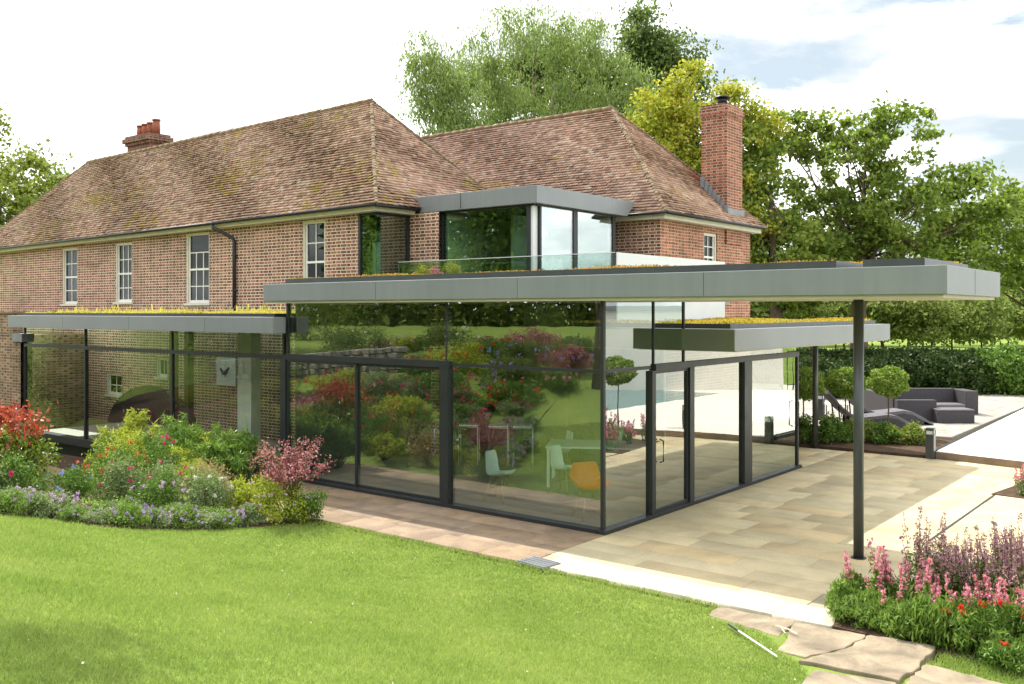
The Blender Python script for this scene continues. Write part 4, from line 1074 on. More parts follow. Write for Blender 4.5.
b = MB(mt); b.box(-.50, .50, -.3, .3, 0, .33); b.build('base', M['rattan'], ot, bevel=.012); b = MB(mt); b.box(-.50, .50, -.3, .3, .335, .38); b.build('top', M['cushion'], ot, bevel=.012)
# curved loungers
def lounger(px, d, lab):
    mt = place(px, d, .12, 0); r = root('sun_lounger', tuple(zl(mt)), lab, 'sun lounger', 'curved rattan loungers')
    prof = [(-1.15, 1.02), (-1.0, .86), (-.78, .60), (-.55, .42), (-.25, .33), (.1, .36), (.4, .40), (.65, .36), (.95, .20), (1.2, .04)]
    b = MB(mt); vs = []; n = len(prof)
    for (x, z) in prof:
        for y, zz in ((-.34, z), (.34, z), (.34, max(.0, z - .09)), (-.34, max(.0, z - .09))): vs.append((x, y, zz))
    fs = [(0, 1, 2, 3), tuple((n - 1) * 4 + i for i in (3, 2, 1, 0))]
    for i in range(n - 1):
        for k in range(4): fs.append((i * 4 + k, i * 4 + (k + 1) % 4, i * 4 + 4 + (k + 1) % 4, i * 4 + 4 + k))
    b.add(vs, fs); b.build('seat', M['cushion'], r, bevel=.01)
    b = MB(mt); vs = []
    pr_ = prof[3:]; n = len(pr_)
    for s in (-.335, .335):
        k0 = len(b.v); top = [(x, s, z - .092) for x, z in pr_ if z > .1]; bot = [(x, s, 0) for x, z in pr_ if z > .1]; m_ = len(top)
        b.add(top + bot, [(i, i + 1, m_ + i + 1, m_ + i) for i in range(m_ - 1)])
    b.build('base', M['rattan'], r)
    b = MB(mt); b.tube([(-.8, -.25, 0), (-.86, -.25, .62)], .02, 6); b.tube([(-.8, .25, 0), (-.86, .25, .62)], .02, 6); b.build('support', M['black'], r)
    return r
lounger(868, 24.6, 'curved dark rattan lounger nearest the lollipop trees'); lounger(884, 25.6, 'second curved rattan lounger, partly behind the first')

# bollard lanterns
def bollard(x, y, z, h, lab):
    r = root('bollard_light', (x, y, z), lab, 'bollard light', 'square lantern bollards'); w = .085
    b = MB(); b.box(-w, w, -w, w, 0, h * .80, .006); b.build('post', M['postgrey'], r, local=True)
    b = MB(); b.box(-w * .8, w * .8, -w * .8, w * .8, h * .801, h * .92); b.build('lens', M['frosted'], r, local=True)
    b = MB(); b.box(-w * 1.02, w * 1.02, -w * 1.02, w * 1.02, h * .921, h, .006)
    for sx in (-1, 1):
        for sy in (-1, 1): b.box(sx * w * .82, sx * w, sy * w * .82, sy * w, h * .801, h * .921)
    b.build('cap', M['postgrey'], r, local=True)
bollard(1.84, 10.2, 0, .66, 'square charcoal lantern bollard at the corner of the white patio')
x, y = at(821, 26.5); bollard(x, y, .12, .75, 'lantern bollard behind the slim rear column')
bollard(4.2, 10.5, .15, .62, 'lantern bollard on the white patio, mirrored in the side glass')
# small table with legs near the loungers
mt = place(834, 27.0, .12); ta = root('side_table', tuple(zl(mt)), 'small low table with thin black legs left of the loungers', 'side table')
b = MB(mt); b.box(-.35, .35, -.3, .3, .40, .43); b.build('table_top', M['whitepaint'], ta)
for sx in (-.3, .3):
    for sy in (-.25, .25): b = MB(mt); b.tube([(sx, sy, 0), (sx, sy, .40)], .015, 6); b.build('leg', M['black'], ta)
# ------------------------------------------------------------------ furniture inside the pavilion
def shell_chair(x, y, rz, lab, mat, arms=False):
    r = root('shell_chair', (x, y, 0), lab, 'chair', 'moulded shell chairs indoors', R(rz))
    b = MB(); vs = []; fs = []; nu, nv = 9, 12
    for j in range(nv):
        v = j / (nv - 1)
        # profile from the seat's front lip, over the bend, to the top of the back
        if v < .5: yy = -.22 + v * 2 * .36; zz = .46 - .03 * math.sin(v * 2 * math.pi / 2) + (.02 if v < .1 else 0); w = .225
        else: t_ = (v - .5) * 2; yy = .14 + .10 * math.sin(t_ * 1.3); zz = .44 + .39 * t_ ** 1.15; w = .225 - .06 * t_ ** 2
        for i in range(nu):
            u = i / (nu - 1) * 2 - 1
            lift = .05 * abs(u) ** 2.5 * (1 if v < .5 else .25); back = .07 * abs(u) ** 2 * (0 if v < .3 else min(1, (v - .3) * 2))
            if arms: lift += .16 * abs(u) ** 4 * math.sin(math.pi * min(1, v * 1.2)) ; w2 = w * 1.25
            else: w2 = w
            vs.append((u * w2, yy - back, zz + lift))
    for j in range(nv - 1):
        for i in range(nu - 1): k = j * nu + i; fs.append((k, k + 1, k + nu + 1, k + nu))
    b.add(vs, fs); o = b.build('seat_shell', mat, r, smooth=True, local=True); md = o.modifiers.new('thick', 'SOLIDIFY'); md.thickness = .008; s_ = o.modifiers.new('sub', 'SUBSURF'); s_.levels = 1; s_.render_levels = 1
    for sx in (-1, 1):
        for sy in (-1, 1): b = MB(); b.tube([(sx * .09, sy * .09, .42), (sx * .21, sy * .20, .0)], [.014, .010], 8); b.build('leg', M['wood'], r, smooth=True, local=True)
    b = MB(); b.tube([(-.13, -.13, .3), (.13, .13, .22)], .005, 5); b.tube([(.13, -.13, .3), (-.13, .13, .22)], .005, 5); b.build('brace', M['black'], r, local=True)
shell_chair(-2.62, .85, 100, 'pale shell chair standing alone inside by the front glass', M['shell'])
shell_chair(-2.1, 2.0, 95, 'pale shell chair at the near side of the dining table', M['shell'])
shell_chair(-3.3, 3.6, -40, 'pale shell chair at the far left corner of the dining table', M['shell'])
shell_chair(-2.6, 4.3, -60, 'pale shell chair at the far right side of the dining table', M['shell'])
shell_chair(-.72, .72, 60, 'orange shell chair just inside the corner of the glass', M['orange'], True)
dt = root('dining_table', (-2.2, 3.2, 0), 'pale rectangular dining table among the shell chairs indoors', 'table')
mt = Matrix.Translation((-2.15, 3.2, 0)) @ Matrix.Rotation(R(30), 4, 'Z')
b = MB(mt); b.box(-.95, .95, -.5, .5, .715, .745); b.build('table_top', M['shell'], dt, bevel=.006)
for sx in (-.9, .9):
    for sy in (-.45, .45): b = MB(mt); b.box(sx - .025, sx + .025, sy - .025, sy + .025, 0, .714); b.build('leg', M['shell'], dt)
for i, (x, y) in enumerate(((-5.6, 3.5), (-5.0, 3.75), (-4.55, 4.0))):
    r = root('bar_stool', (x, y, 0), ('leftmost', 'middle', 'rightmost')[i] + ' of three white tubular bar stools indoors', 'stool', 'tubular stools indoors', R(35))
    b = MB()
    for s in (-.2, .2): b.tube([(-.2, s, 0), (-.2, s, .78), (.2, s, .78), (.2, s, 0)], .016, 8)
    b.tube([(-.2, -.2, .25), (-.2, .2, .25)], .012, 6); b.tube([(.2, -.2, .25), (.2, .2, .25)], .012, 6); b.build('frame', M['whitepaint'], r, smooth=True, local=True)
    b = MB(); b.box(-.2, .2, -.2, .2, .795, .83); b.build('seat', M['shell'], r, local=True)

# ------------------------------------------------------------------ lawn
LAWN = [(-5.65, -5.9), (-5.5, -5.2), (-4.85, -4.95), (-4.6, -4.1), (-4.25, -3.1), (-3.75, -1.99), (.0, -1.99), (2.8, -2.03), (2.86, -2.42), (3.68, -2.62), (3.86, -3.02), (4.13, -3.2), (4.3, -3.35), (4.4, -3.9), (4.6, -5.5), (5.2, -9.6), (1.2, -9.6), (-3.0, -7.2)]
PATCH = [(5.04, -2.02), (5.5, -1.97), (6.2, -2.15), (7.2, -2.4), (7.2, -3.0), (6.1, -2.9), (5.78, -2.52), (5.06, -2.46)]
def inside(P, poly):
    x, y = P[:, 0], P[:, 1]; r = np.zeros(len(P), bool); n = len(poly); j = n - 1
    for i in range(n):
        xi, yi = poly[i]; xj, yj = poly[j]
        r ^= ((yi > y) != (yj > y)) & (x < (xj - xi) * (y - yi) / (yj - yi + 1e-12) + xi); j = i
    return r
M['grass'] = leafmat('grass_blades', [(.145, .225, .048), (.22, .315, .070), (.295, .38, .095), (.40, .44, .16)], .45, .6, 1.1, .2)
def blades(poly, dens, h, name, seed, label):
    rg = np.random.default_rng(seed); P_ = np.array(poly); lo, hi = P_.min(0), P_.max(0)
    n = int((hi - lo).prod() * dens); P = rg.uniform(lo, hi, (n, 2)); P = P[inside(P + rg.normal(0, .022, P.shape) + .03 * np.sin(P[:, ::-1] * 9.), poly)]
    d2 = (P[:, 0] - 7.4) ** 2 + (P[:, 1] + 11.4) ** 2; keep = rg.random(len(P)) < np.clip(70 / d2, .45, 1); P = P[keep]; d2 = d2[keep]
    n = len(P); g = 1 + .35 * np.sin(P[:, 0] * 1.7 + np.sin(P[:, 1] * 2.1)) * np.sin(P[:, 1] * 1.3)
    hh = h * rg.uniform(.45, 1.2, n) * (.85 + .25 * g); z = T(P[:, 0], P[:, 1]); a = rg.uniform(0, 6.28, n); w = .0035 * np.clip(np.sqrt(d2) / 7, 1, 2.2)
    c = np.stack([P[:, 0], P[:, 1], z - .004], 1); dx = np.stack([np.cos(a) * w, np.sin(a) * w, a * 0], 1)
    ln = np.stack([rg.normal(0, .55, n) * hh, rg.normal(0, .55, n) * hh, hh], 1)
    V = np.stack([c - dx, c + dx, c + ln], 1).reshape(-1, 3)
    o = np_mesh(name, V, np.arange(n * 3).reshape(-1, 3), M['grass']); tag(o, label, 'grass', kind='stuff')
blades(LAWN, 6200, .036, 'lawn_grass', 5, 'short bright green mown grass of the sloping lawn')
blades(PATCH, 7000, .045, 'lawn_grass', 6, 'small patch of mown grass below the pink flower border')
# daisies and clippings: fallen pale petals, scattered over the lawn
rg = np.random.default_rng(9); P = rg.uniform((-5.5, -9.4), (4.5, -2.2), (110, 2)); P = P[inside(P, LAWN)]
C = np.stack([P[:, 0], P[:, 1], T(P[:, 0], P[:, 1]) + .03], 1)
M['petal'] = simple('fallen_petal', (.62, .55, .42), .8, 0, .2, .2, 20)
o = np_mesh('fallen_leaves', leaf_arrays(C, .022, .014, rg), quads(len(C)), M['petal']); tag(o, 'pale fallen petals and dead leaves scattered on the lawn', 'petals', kind='stuff')

# drain grate
g0 = root('drain_grate', (.24, -1.88, .0), 'perforated pale metal drain cover where the path meets the lawn', 'drain cover')
b = MB(Matrix.Translation((.24, -1.88, 0)) @ Matrix.Rotation(R(-6), 4, 'Z')); b.box(-.24, .24, -.17, .17, .004, .014); b.build('frame', M['lead'], g0)
b = MB(Matrix.Translation((.24, -1.88, 0)) @ Matrix.Rotation(R(-6), 4, 'Z'))
for i in range(13): x = -.22 + i * .036; b.box(x, x + .018, -.16, .16, .0145, .024)
for i in range(5): y = -.15 + i * .07; b.box(-.225, .225, y, y + .014, .0245, .029)
b.build('grid', M['lead'], g0)
# thin white rod with a dark grip, and a peeled twig
r = root('garden_rod', (3.6, -2.95, .03), 'thin white rod with a dark grip lying on the lawn', 'rod')
b = MB(); b.tube([(3.38, -2.79, .055), (3.96, -3.23, .06)], .008, 8); b.build('shaft', M['whitepaint'], r)
b = MB(); b.tube([(3.22, -2.67, .055), (3.38, -2.79, .055)], .013, 8); b.build('grip', M['black'], r)
b = MB(); b.tube([(3.60, -2.40, .045), (3.74, -2.43, .05), (3.86, -2.50, .045)], .007, 6); b.tube([(3.66, -2.41, .05), (3.76, -2.55, .045)], .005, 6)
tag(b.build('twig', M['petal']), 'small pale forked twig lying across the first stepping stones', 'twig')

# ------------------------------------------------------------------ right flower border
def fmat(n, cols): return leafmat(n, cols, .3, .6, 6, .2)
M['f_pink'] = fmat('pink_bells', [(.62, .13, .24), (.72, .26, .36), (.78, .46, .50)])
M['f_mauve'] = fmat('mauve_bells', [(.34, .14, .20), (.54, .30, .36), (.68, .46, .48)])
M['f_red'] = fmat('red_petals', [(.55, .02, .02), (.72, .05, .03), (.80, .12, .06)])
M['f_mag'] = fmat('magenta_petals', [(.50, .01, .13), (.68, .03, .22)])
M['f_purple'] = fmat('purple_petals', [(.25, .14, .50), (.42, .27, .66), (.58, .42, .74)])
M['f_lilac'] = fmat('lilac_petals', [(.48, .30, .58), (.66, .48, .70)])
M['f_blue'] = fmat('blue_petals', [(.18, .20, .60), (.34, .36, .74)])
M['f_white'] = fmat('white_petals', [(.70, .68, .60), (.78, .77, .72)])
M['f_yellow'] = fmat('yellow_petals', [(.65, .45, .03), (.75, .58, .08)])
M['stem_g'] = simple('green_stem', (.07, .13, .03), .7, 0, .2, .2)
M['stem_p'] = simple('purple_stem', (.10, .06, .05), .7, 0, .2, .2)

def spike_plant(name, h, w, stems, fl, mat_l, mat_f, stem_m, lab, cat, grp, loc, seed, bell=.028, leaf=.075, flfrac=.42, dens=26):
    rg = np.random.default_rng(seed); r = root(name, loc, lab, cat, grp); b = MB(); LC = []; LD = []; FC = []
    for i in range(stems):
        a = rg.uniform(0, 6.28); q = w * .5 * math.sqrt(rg.random()); hh = h * rg.uniform(.6, 1.1)
        p0 = np.array([math.cos(a) * q * .4, math.sin(a) * q * .4, 0]); p1 = np.array([math.cos(a) * q, math.sin(a) * q, hh]) + np.array([rg.normal(0, .04), rg.normal(0, .04), 0])
        pm = p0 * .5 + p1 * .5 + np.array([0, 0, hh * .04])
        b.tube([p0, pm, p1], [.004, .003, .0018], 4)
        k = int(46 * hh / .7); t_ = rg.uniform(.02, 1 - flfrac * .8, k); s = p0 + (p1 - p0) * t_[:, None] + rg.normal(0, .025, (k, 3)); LC.append(s)
        m = int(dens * flfrac / .42); t_ = 1 - flfrac * rg.random(m); rad = .012 + .022 * (1 - t_) / flfrac
        aa = rg.uniform(0, 6.28, m); s = p0 + (p1 - p0) * t_[:, None] + np.stack([np.cos(aa) * rad, np.sin(aa) * rad, rg.normal(0, .006, m)], 1); FC.append(np.repeat(s, 2, 0))
    LC = np.concatenate(LC); LC[:, 2] = np.maximum(LC[:, 2], .02); FC = np.concatenate(FC); FC += rg.normal(0, bell * .2, FC.shape)
    b.build('stems', stem_m, r, local=True)
    np_mesh('foliage', leaf_arrays(LC, leaf, leaf * .3, rg, up=.7), quads(len(LC)), mat_l, r, local=True)
    np_mesh('flower_spikes', leaf_arrays(FC, bell, bell * .75, rg), quads(len(FC)), mat_f, r, local=True)
    return r
def scatter(protos, spots, seed=1):
    rg = random.Random(seed)
    for i, (x, y) in enumerate(spots):
        src = protos[i % len(protos)]
        if i < len(protos): o = src
        else: o = copy_tree(src)
        o.location = (x, y, float(T(x, y)) + .01); o.rotation_euler = (0, 0, rg.uniform(0, 6.28)); s = rg.uniform(.82, 1.18); o.scale = (s, s, s * rg.uniform(.75, 1.25))
def ring_spots(poly, n, seed, mind=.2):
    rg = random.Random(seed); P_ = np.array(poly); lo, hi = P_.min(0), P_.max(0); out = []; tries = 0
    while len(out) < n and tries < 8000:
        tries += 1; p = (rg.uniform(lo[0], hi[0]), rg.uniform(lo[1], hi[1]))
        if inside(np.array([p]), poly)[0] and all((p[0] - q[0]) ** 2 + (p[1] - q[1]) ** 2 > mind ** 2 for q in out): out.append(p)
    return out
pr_ = [spike_plant('salvia_plant', .68, .55, 22, 0, M['l_lush'], M['f_mauve'], M['stem_p'], 'tall mauve-pink flower spikes at the back of the border', 'flowering plant', 'mauve spikes at the back of the border', (0, 0, 0), 300 + i, .022, .065, .42, 24) for i in range(3)]
scatter(pr_, ring_spots([(4.25, -.5), (4.9, -.95), (7.4, -1.3), (7.6, .9), (5.6, .9), (4.6, .3)], 42, 4, .25), 5)
pr_ = [spike_plant('penstemon_plant', .62, .46, 5, 0, M['l_lush'], M['f_pink'], M['stem_g'], 'bright pink bell-flower spikes in the middle of the border', 'flowering plant', 'pink bell flowers in the border', (0, 0, 0), 320 + i, .036, .085, .38, 22) for i in range(3)]
scatter(pr_, [(4.1, -1.25), (4.42, -1.5), (4.3, -1.0), (4.65, -1.3), (4.85, -1.6), (5.1, -1.4), (5.35, -1.65), (4.2, -.75), (5.7, -1.5), (4.75, -1.0), (5.25, -1.15), (5.9, -1.75), (6.2, -1.5), (5.5, -1.2), (4.55, -.75)], 6)
pr_ = [bush('leafy_perennial', (0, 0, 0), 'narrow-leaved green plant along the front edge of the border', 'plant', .33, .46, 1000, .10, M['l_lush'], 340 + i, 'green plants along the border front', .24, None, 1.8) for i in range(3)]
scatter(pr_, [(3.95, -1.15), (4.02, -1.5), (4.16, -1.72), (4.42, -1.70), (4.66, -1.76), (4.9, -1.80), (5.12, -1.84), (5.36, -1.84), (5.6, -1.88), (5.85, -1.92), (6.1, -1.98), (6.35, -1.95), (4.3, -1.45), (4.75, -1.50), (5.2, -1.58), (5.65, -1.62), (6.05, -1.65), (6.6, -1.9), (4.1, -.9), (6.4, -1.5)], 7)
for i, (x, y, lab) in enumerate([(5.5, -1.72, 'red-flowered plant in the border above the patch of grass'), (5.85, -1.72, 'taller red-flowered plant at the right edge of the border'), (5.15, -1.72, 'small red-flowered plant in front of the pink spikes'), (5.62, -2.06, 'single low red bloom at the front edge of the border')]):
    bush('red_flower_plant', (x, y, .01), lab, 'flowering plant', (.5, .58, .46, .22)[i], .42, 700, .07, M['l_green'], 350 + i, 'red flowers in the right border', .3, (M['f_red'], (6, 7, 4, 2)[i], .05, .8, 1.05), 1.0)
# far border by the step
pr_ = [spike_plant('penstemon_plant', .62, .5, 12, 0, M['l_silver'], M['f_pink'], M['stem_g'], 'pink and silver-green plants in the small border by the white patio step', 'flowering plant', 'pink plants by the patio step', (0, 0, 0), 360 + i, .04, .08, .4, 22) for i in range(2)]
scatter(pr_, ring_spots([(3.85, 6.7), (8.2, 6.2), (8.2, 8.3), (4.1, 8.6)], 16, 8, .5), 9)
pr_ = [bush('leafy_perennial', (0, 0, 0), 'grey-green mound in the small border by the white patio step', 'plant', .40, .62, 900, .08, M['l_silver'], 370 + i, 'green mounds by the patio step', .3, None, 1.0) for i in range(2)]
scatter(pr_, ring_spots([(3.9, 6.65), (8.2, 6.1), (8.2, 7.2), (4.1, 7.6)], 9, 10, .55), 11)

# ------------------------------------------------------------------ left border
soil('border_soil', [(-3.78, -1.97), (-4.3, -3.1), (-4.65, -4.1), (-4.9, -5.0), (-5.6, -5.3), (-5.8, -6.2), (-6.8, -9), (-9, -12), (-14, -14), (-20, -12), (-22, -5), (-18.4, -.05), (-9.7, -.05), (-9.7, -1.97)], .015, .25)
def g(x, y): return (x, y, float(T(x, y)) + .01)
# red-tipped photinia
px_ = root('photinia_bush', g(*at(14, 16.6)), 'glossy green bush topped with bright red young leaves at the left edge', 'bush'); rg = np.random.default_rng(401)
P = blob_points([(0, 0, .62, .55, .55, .55), (-.55, -.1, .6, .5, .5, .5), (.3, .2, .55, .4, .4, .45)], 110, rg, .5); idx = rg.integers(0, 110, 4200); C = P[idx] + rg.normal(0, .07, (4200, 3))
np_mesh('foliage', leaf_arrays(C, .085, .045, rg, up=.4), quads(4200), leafmat('photinia_green', [(.06, .12, .015), (.16, .25, .03), (.36, .40, .04)], .35, .35, 3, .5), px_, local=True)
P = np.concatenate([blob_points([(-.35, .0, 1.22, .40, .4, .16)], 26, rg, .2), blob_points([(.32, .1, 1.1, .3, .3, .14)], 12, rg, .2)]); idx = rg.integers(0, 38, 900); C = P[idx] + rg.normal(0, .13, (900, 3))
np_mesh('young_leaves', leaf_arrays(C, .12, .055, rg, up=.9)[:620 * 4], quads(620), M['l_photinia'], px_, local=True)
b = MB()
for a in range(9): b.tube([(0, 0, 0), (math.cos(a * .8) * .2, math.sin(a * .8) * .2, .5), (math.cos(a * .8) * .45 - .1, math.sin(a * .8) * .4, 1.15)], [.018, .011, .004], 6)
b.build('stem', M['bark'], px_, local=True)
# golden feathery shrub against the wing
def feather(loc, h, w, n, mat, lab, seed, name='golden_shrub', lf=.15, asp=.16):
    r = root(name, loc, lab, 'shrub'); rg = np.random.default_rng(seed); b = MB(); C = []; D = []
    for i in range(46):
        a = rg.uniform(0, 6.28); q = w * .55 * math.sqrt(rg.random()); hh = h * rg.uniform(.55, 1.05) * (1 - .35 * (q / (w * .55)) ** 2)
        e = np.array([math.cos(a) * q, math.sin(a) * q, hh]); m_ = e * np.array([.35, .35, .6]); b.tube([(0, 0, 0), m_, e], [.008, .005, .002], 4)
        k = n // 46; t_ = rg.uniform(.25, 1.0, k)[:, None]; C.append(m_ * (1 - t_) + e * t_ + rg.normal(0, .045, (k, 3)))
    C = np.concatenate(C); b.build('stems', M['stem_g'], r, local=True); np_mesh('foliage', leaf_arrays(C, lf, lf * asp, rg, up=.5), quads(len(C)), mat, r, local=True); return r
feather(g(*at(145, 18.6)), 1.5, 2.0, 6500, M['l_gold'], 'golden feathery shrub in front of the brick-backed glass', 411)
feather(g(*at(196, 17.6)), .95, 1.3, 3400, M['l_gold'], 'smaller golden shrub between the fern and the green grasses', 412)
feather(g(-8.6, -1.35), 1.15, 1.3, 3600, M['l_green'], 'fresh green feathery shrub close to the glass wing', 413, 'green_shrub')
feather(g(-7.6, -1.2), .85, 1.2, 2600, M['l_green'], 'green feathery shrub left of the paved path end', 414, 'green_shrub')
feather(g(-6.9, -2.25), .62, .9, 2200, M['l_gold'], 'low golden-tipped plant in front of the paved path', 415, 'golden_shrub', .10, .25)
feather(g(*at(222, 17.4)), 1.1, 1.5, 4200, M['l_lush'], 'bright green feathery shrub in front of the pale inner pillar', 416, 'green_shrub')
feather(g(*at(178, 18.2)), 1.35, 1.5, 4200, M['l_lush'], 'tall fresh green shrub behind the golden one', 417, 'green_shrub')
feather(g(*at(250, 17.0)), .85, 1.2, 3200, M['l_green'], 'darker green shrub nearest the paved path', 418, 'green_shrub')
# japanese maple with flowers at its foot
mp = root('purple_maple', g(-4.15, -2.3), 'small purple-pink leaved maple spreading over flowers at the lawn edge', 'maple'); rg = np.random.default_rng(420)
P = []; b = MB()
for i in range(34):
    a = rg.uniform(0, 6.28); q = rg.uniform(.1, .62); e = np.array([math.cos(a) * q, math.sin(a) * q, 1.12 - .35 * q ** 1.5 + rg.normal(0, .10)]); m_ = np.array([math.cos(a) * q * .3, math.sin(a) * q * .3, .6])
    b.tube([(0, 0, 0), (.02, .02, .3), m_, e], [.02, .016, .009, .003], 6); t_ = rg.uniform(.15, 1.08, 30)[:, None]; P.append(m_ * (1 - t_) + e * t_ + rg.normal(0, .035, (30, 3)) * np.array([1.3, 1.3, .6]))
P = np.concatenate(P); b.build('stem', M['bark'], mp, local=True); np_mesh('foliage', leaf_arrays(np.repeat(P, 2, 0) + rg.normal(0, .03, (len(P) * 2, 3)), .048, .024, rg), quads(len(P) * 2), M['l_acer'], mp, local=True)
bush('flowering_mound', g(-4.15, -2.42), 'low green mound dotted with lilac flowers under the purple maple', 'plant', .62, .85, 2600, .05, M['l_gold'], 421, None, .6, (M['f_lilac'], 26, .03, .3, .8), .6)
bush('flowering_mound', g(-3.98, -2.15), 'dark green leafy mound on the path side of the purple maple', 'plant', .42, .6, 1500, .05, M['l_green'], 422, None, .6, None, .6)
# border fillers: rose and flower bushes, each its own
FL = [(-7.0, -3.6, .75, .8, 'l_green', 'f_red', 9, 'rose bush with red blooms right of the red-tipped bush'), (-7.6, -3.2, .85, .8, 'l_gold', 'f_red', 8, 'rose bush with orange-red buds below the dark glass plinth'),
      (-6.5, -3.7, .62, .7, 'l_silver', 'f_mag', 9, 'bush with magenta-red roses in the middle of the left border'), (-7.3, -2.6, .9, .8, 'l_green', 'f_mag', 8, 'tall bush with crimson roses in front of the golden shrub'),
      (-6.3, -3.1, .66, .7, 'l_silver', 'f_mag', 5, 'silvery bush with a few dark pink blooms'), (-5.7, -3.6, .5, .7, 'l_green', 'f_lilac', 9, 'green bush with pale lilac flowers behind the front edging'),
      (-6.0, -2.6, .58, .7, 'l_tan', 'f_white', 6, 'tan seed-headed plant beside white flowers'), (-5.4, -2.9, .52, .6, 'l_silver', 'f_white', 8, 'grey-green plant with small white flowers'),
      (-6.8, -4.5, .5, .8, 'l_green', 'f_blue', 6, 'green plant with blue flowers at the foot of the red-tipped bush'), (-7.4, -5.0, .5, .8, 'l_green', 'f_yellow', 3, 'green plant with a yellow bloom at the left edge'),
      (-5.2, -2.4, .42, .6, 'l_gold', 'f_lilac', 6, 'yellow-green plant with lilac flowers near the iris clump'), (-8.2, -3.0, .8, .9, 'l_green', 'f_red', 4, 'dark green rose bush under the plinth of the wing')]
for i, (x, y, h_, w_, lm, fm, k, lab) in enumerate(FL):
    bush('flower_bush', g(x, y), lab, 'flowering bush', h_ * 1.28, w_ * 1.05, 1700, .06, M[lm], 430 + i, None, .5, (M[fm], k, .05, .55, 1.05), .6)
# cranesbill edging along the lawn
edge = [(-5.75, -5.75), (-5.75, -5.35), (-5.35, -5.05), (-5.1, -4.75), (-4.95, -4.45), (-4.85, -4.1), (-4.75, -3.8), (-4.65, -3.5), (-4.5, -3.2), (-4.45, -2.9), (-5.0, -3.75), (-5.15, -4.1), (-5.4, -4.6), (-5.9, -5.0), (-4.85, -3.3), (-6.1, -5.5), (-5.6, -4.2), (-5.3, -3.5)]
for v, (lm, fm) in enumerate((('l_lush', 'f_purple'), ('l_silver', 'f_lilac'))):
    lab = ('fresh green mound of violet cranesbill edging the lawn', 'silvery mound of lilac cranesbill edging the lawn')[v]; grp = ('violet cranesbill along the lawn', 'lilac cranesbill along the lawn')[v]
    pr_ = [bush('cranesbill', (0, 0, 0), lab, 'flowering plant', .26, .55, 1200, .04, M[lm], 450 + v * 5 + i, grp, .7, (M[fm], 20, .030, .35, 1.1), .4) for i in range(2)]
    scatter(pr_, edge[v::2], 12 + v)
# iris blades
ir = root('iris_clump', g(-5.75, -2.95), 'clump of upright pale green sword leaves in the left border', 'plant'); b = MB(); rg = random.Random(5)
for i in range(26):
    a = rg.uniform(0, 6.28); q = rg.uniform(0, .10); hh = rg.uniform(.5, .85); w = .012; dx, dy = math.cos(a) * w, math.sin(a) * w; x, y = math.cos(a * 2) * q, math.sin(a * 2) * q; lx, ly = rg.uniform(-.1, .1), rg.uniform(-.1, .1)
    b.add([(x - dx, y - dy, 0), (x + dx, y + dy, 0), (x + dx + lx * .4, y + dy + ly * .4, hh * .6), (x - dx + lx * .4, y - dy + ly * .4, hh * .6), (x + lx, y + ly, hh)], [(0, 1, 2, 3), (3, 2, 4)])
b.build('blades', M['l_silver'], ir, local=True)

# bank of shrubs, flowers and a dry-stone wall to the left: what the front glass mirrors
BK = [(-7.2, -7.0, .9, 1.3, 'l_green', 'f_red', 14), (-8.4, -6.2, 1.0, 1.4, 'l_dark', 'f_mag', 16), (-6.9, -8.2, .9, 1.3, 'l_green', 'f_pink', 16), (-8.2, -7.9, 1.2, 1.5, 'l_dark', 'f_purple', 14), (-9.6, -7.0, 1.2, 1.6, 'l_green', 'f_mag', 14),
      (-7.4, -9.6, 1.1, 1.5, 'l_acer', 'f_purple', 10), (-8.9, -9.3, 1.3, 1.7, 'l_dark', 'f_blue', 14), (-10.4, -8.4, 1.3, 1.7, 'l_gold', 'f_red', 10), (-9.9, -5.6, .8, 1.3, 'l_gold', 'f_yellow', 14), (-11.2, -6.5, 1.1, 1.6, 'l_silver', 'f_pink', 14),
      (-12.6, -5.2, .8, 1.5, 'l_acer', 'f_mag', 6), (-13.4, -6.6, 1.0, 1.6, 'l_gold', 'f_red', 10), (-11.8, -9.9, 1.5, 1.9, 'l_dark', 'f_white', 8), (-15.0, -5.6, 1.2, 1.7, 'l_lime', 'f_yellow', 8), (-16.6, -6.8, 1.5, 1.9, 'l_green', 'f_lilac', 8), (-14.8, -8.6, 1.8, 2.1, 'l_dark', 'f_white', 6), (-9.8, -11.2, 1.3, 1.9, 'l_acer', 'f_pink', 10), (-17.8, -4.6, 1.3, 1.7, 'l_gold', 'f_white', 8), (-8.0, -11.0, 1.1, 1.6, 'l_dark', 'f_red', 10)]
words = ['first', 'second', 'third', 'fourth', 'fifth', 'sixth', 'seventh', 'eighth', 'ninth', 'tenth', 'eleventh', 'twelfth', 'thirteenth', 'fourteenth', 'fifteenth', 'sixteenth', 'seventeenth', 'eighteenth', 'nineteenth']
for i, (x, y, h_, w_, lm, fm, k) in enumerate(BK):
    bush('bank_shrub', g(x, y), words[i] + ' flowering shrub on the bank beside the lawn, mirrored in the front glass', 'shrub', h_ * .62, w_, 3200, .085, M[lm], 500 + i, None, .5, (M[fm], k, .075, .5, 1.05), .5)
for v, (lm, fm, c_) in enumerate((('l_green', 'f_red', 'red'), ('l_gold', 'f_lilac', 'lilac'), ('l_silver', 'f_mag', 'magenta'))):
    pr_ = [bush('bank_plant', (0, 0, 0), 'low plant with small ' + c_ + ' flowers filling the bank between its shrubs', 'flowering plant', .42, .95, 1100, .08, M[lm], 600 + v * 5 + i, 'low ' + c_ + ' fillers on the bank', .5, (M[fm], 12, .06, .5, 1.1), .5) for i in range(2)]
    scatter(pr_, ring_spots([(-6.1, -5.8), (-6.4, -7.4), (-7.2, -9.4), (-8.6, -12.2), (-12, -12), (-17, -8), (-18, -3.2), (-10, -3.6)], 15, 31 + v, .75), 41 + v)
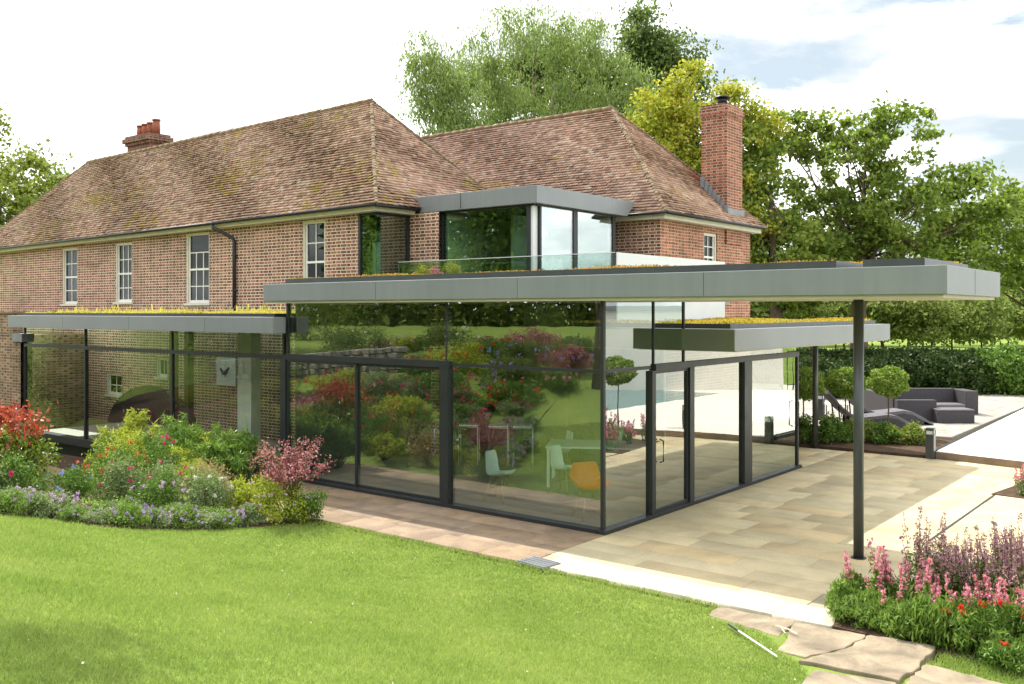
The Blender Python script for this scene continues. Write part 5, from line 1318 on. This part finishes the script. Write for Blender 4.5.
dw = root('dry_stone_wall', g(-16, -8.5), 'low dry-stone retaining wall on the bank, mirrored in the sliding doors', 'wall'); b = MB(); rg = random.Random(3)
for row in range(5):
    x = -19.5
    while x < -12.5:
        w = rg.uniform(.18, .42); y = -7.4 - (x + 16) * .25; z0 = float(T(x, y)) - .1 + row * .17
        b.box(x, x + w - .02, y - .2 + rg.uniform(-.03, .03), y + .15 + rg.uniform(-.03, .03), z0, z0 + .15, .015); x += w
b.build('stones', M['loungestone'], dw)
# taller evergreens at the top of the bank
for i, (x, y, h_, w_, lm, lab) in enumerate(((-20.5, -8, 3.6, 3.6, 'l_dark', 'dark evergreen bush at the top left of the bank'), (-24, -14, 5, 4.6, 'l_oak', 'big green bush behind the stone wall on the bank'), (-22, -3.2, 3.2, 3.0, 'l_lime', 'light green bush beside the brick outbuilding'))):
    bush('tall_shrub', g(x, y), lab, 'shrub', h_, w_, 7000, .16, M[lm], 540 + i)
V = mass('', [(-60, -42), (-34, -52), (-8, -62), (20, -66), (60, -50)], 17, 4.5, None, 130000, .75, 15, base=1.2)
o = np_mesh('boundary_trees', V, quads(len(V) // 4), M['l_oak']); tag(o, 'dark tree belt along the far side of the upper lawn', 'tree belt', kind='stuff')
# a tree left of the viewpoint that throws the dappled shade on the near lawn
make_tree('garden_tree', (-5.8, -8.8, float(T(-5.8, -8.8))), 'garden tree left of the viewpoint whose branch shades the lower corner of the lawn', 'tree', [(2.0, 2.3, 8.0, 1.0, .9, .5), (.8, 1.2, 7.6, 1.0, 1.0, .7), (-1.2, -.6, 7.2, 1.8, 1.8, 1.3)], M['l_dark'], (.13, .08), 60, 60, .26, .16, seed=77, limbs=16)

# plants on the upper roof terrace
for i, (x, y, h_, w_, lm) in enumerate(((-6.55, 3.1, .36, .45, 'l_gold'), (-5.75, 3.15, .36, .5, 'l_lime'), (-6.15, 3.1, .26, .45, 'l_acer'), (-3.6, 3.9, .16, .5, 'l_green'))):
    bush('roof_plant', (x, y, CT + .03), ('bright yellow-green plant on the roof below the brick return', 'feathery green plant on the roof below the bay glass', 'purple-brown plant between two green ones on the roof', 'low dark mound on the roof at the foot of the bay')[i], 'plant', h_ * 1.25, w_, 900, .06, M[lm], 560 + i, None, .25)
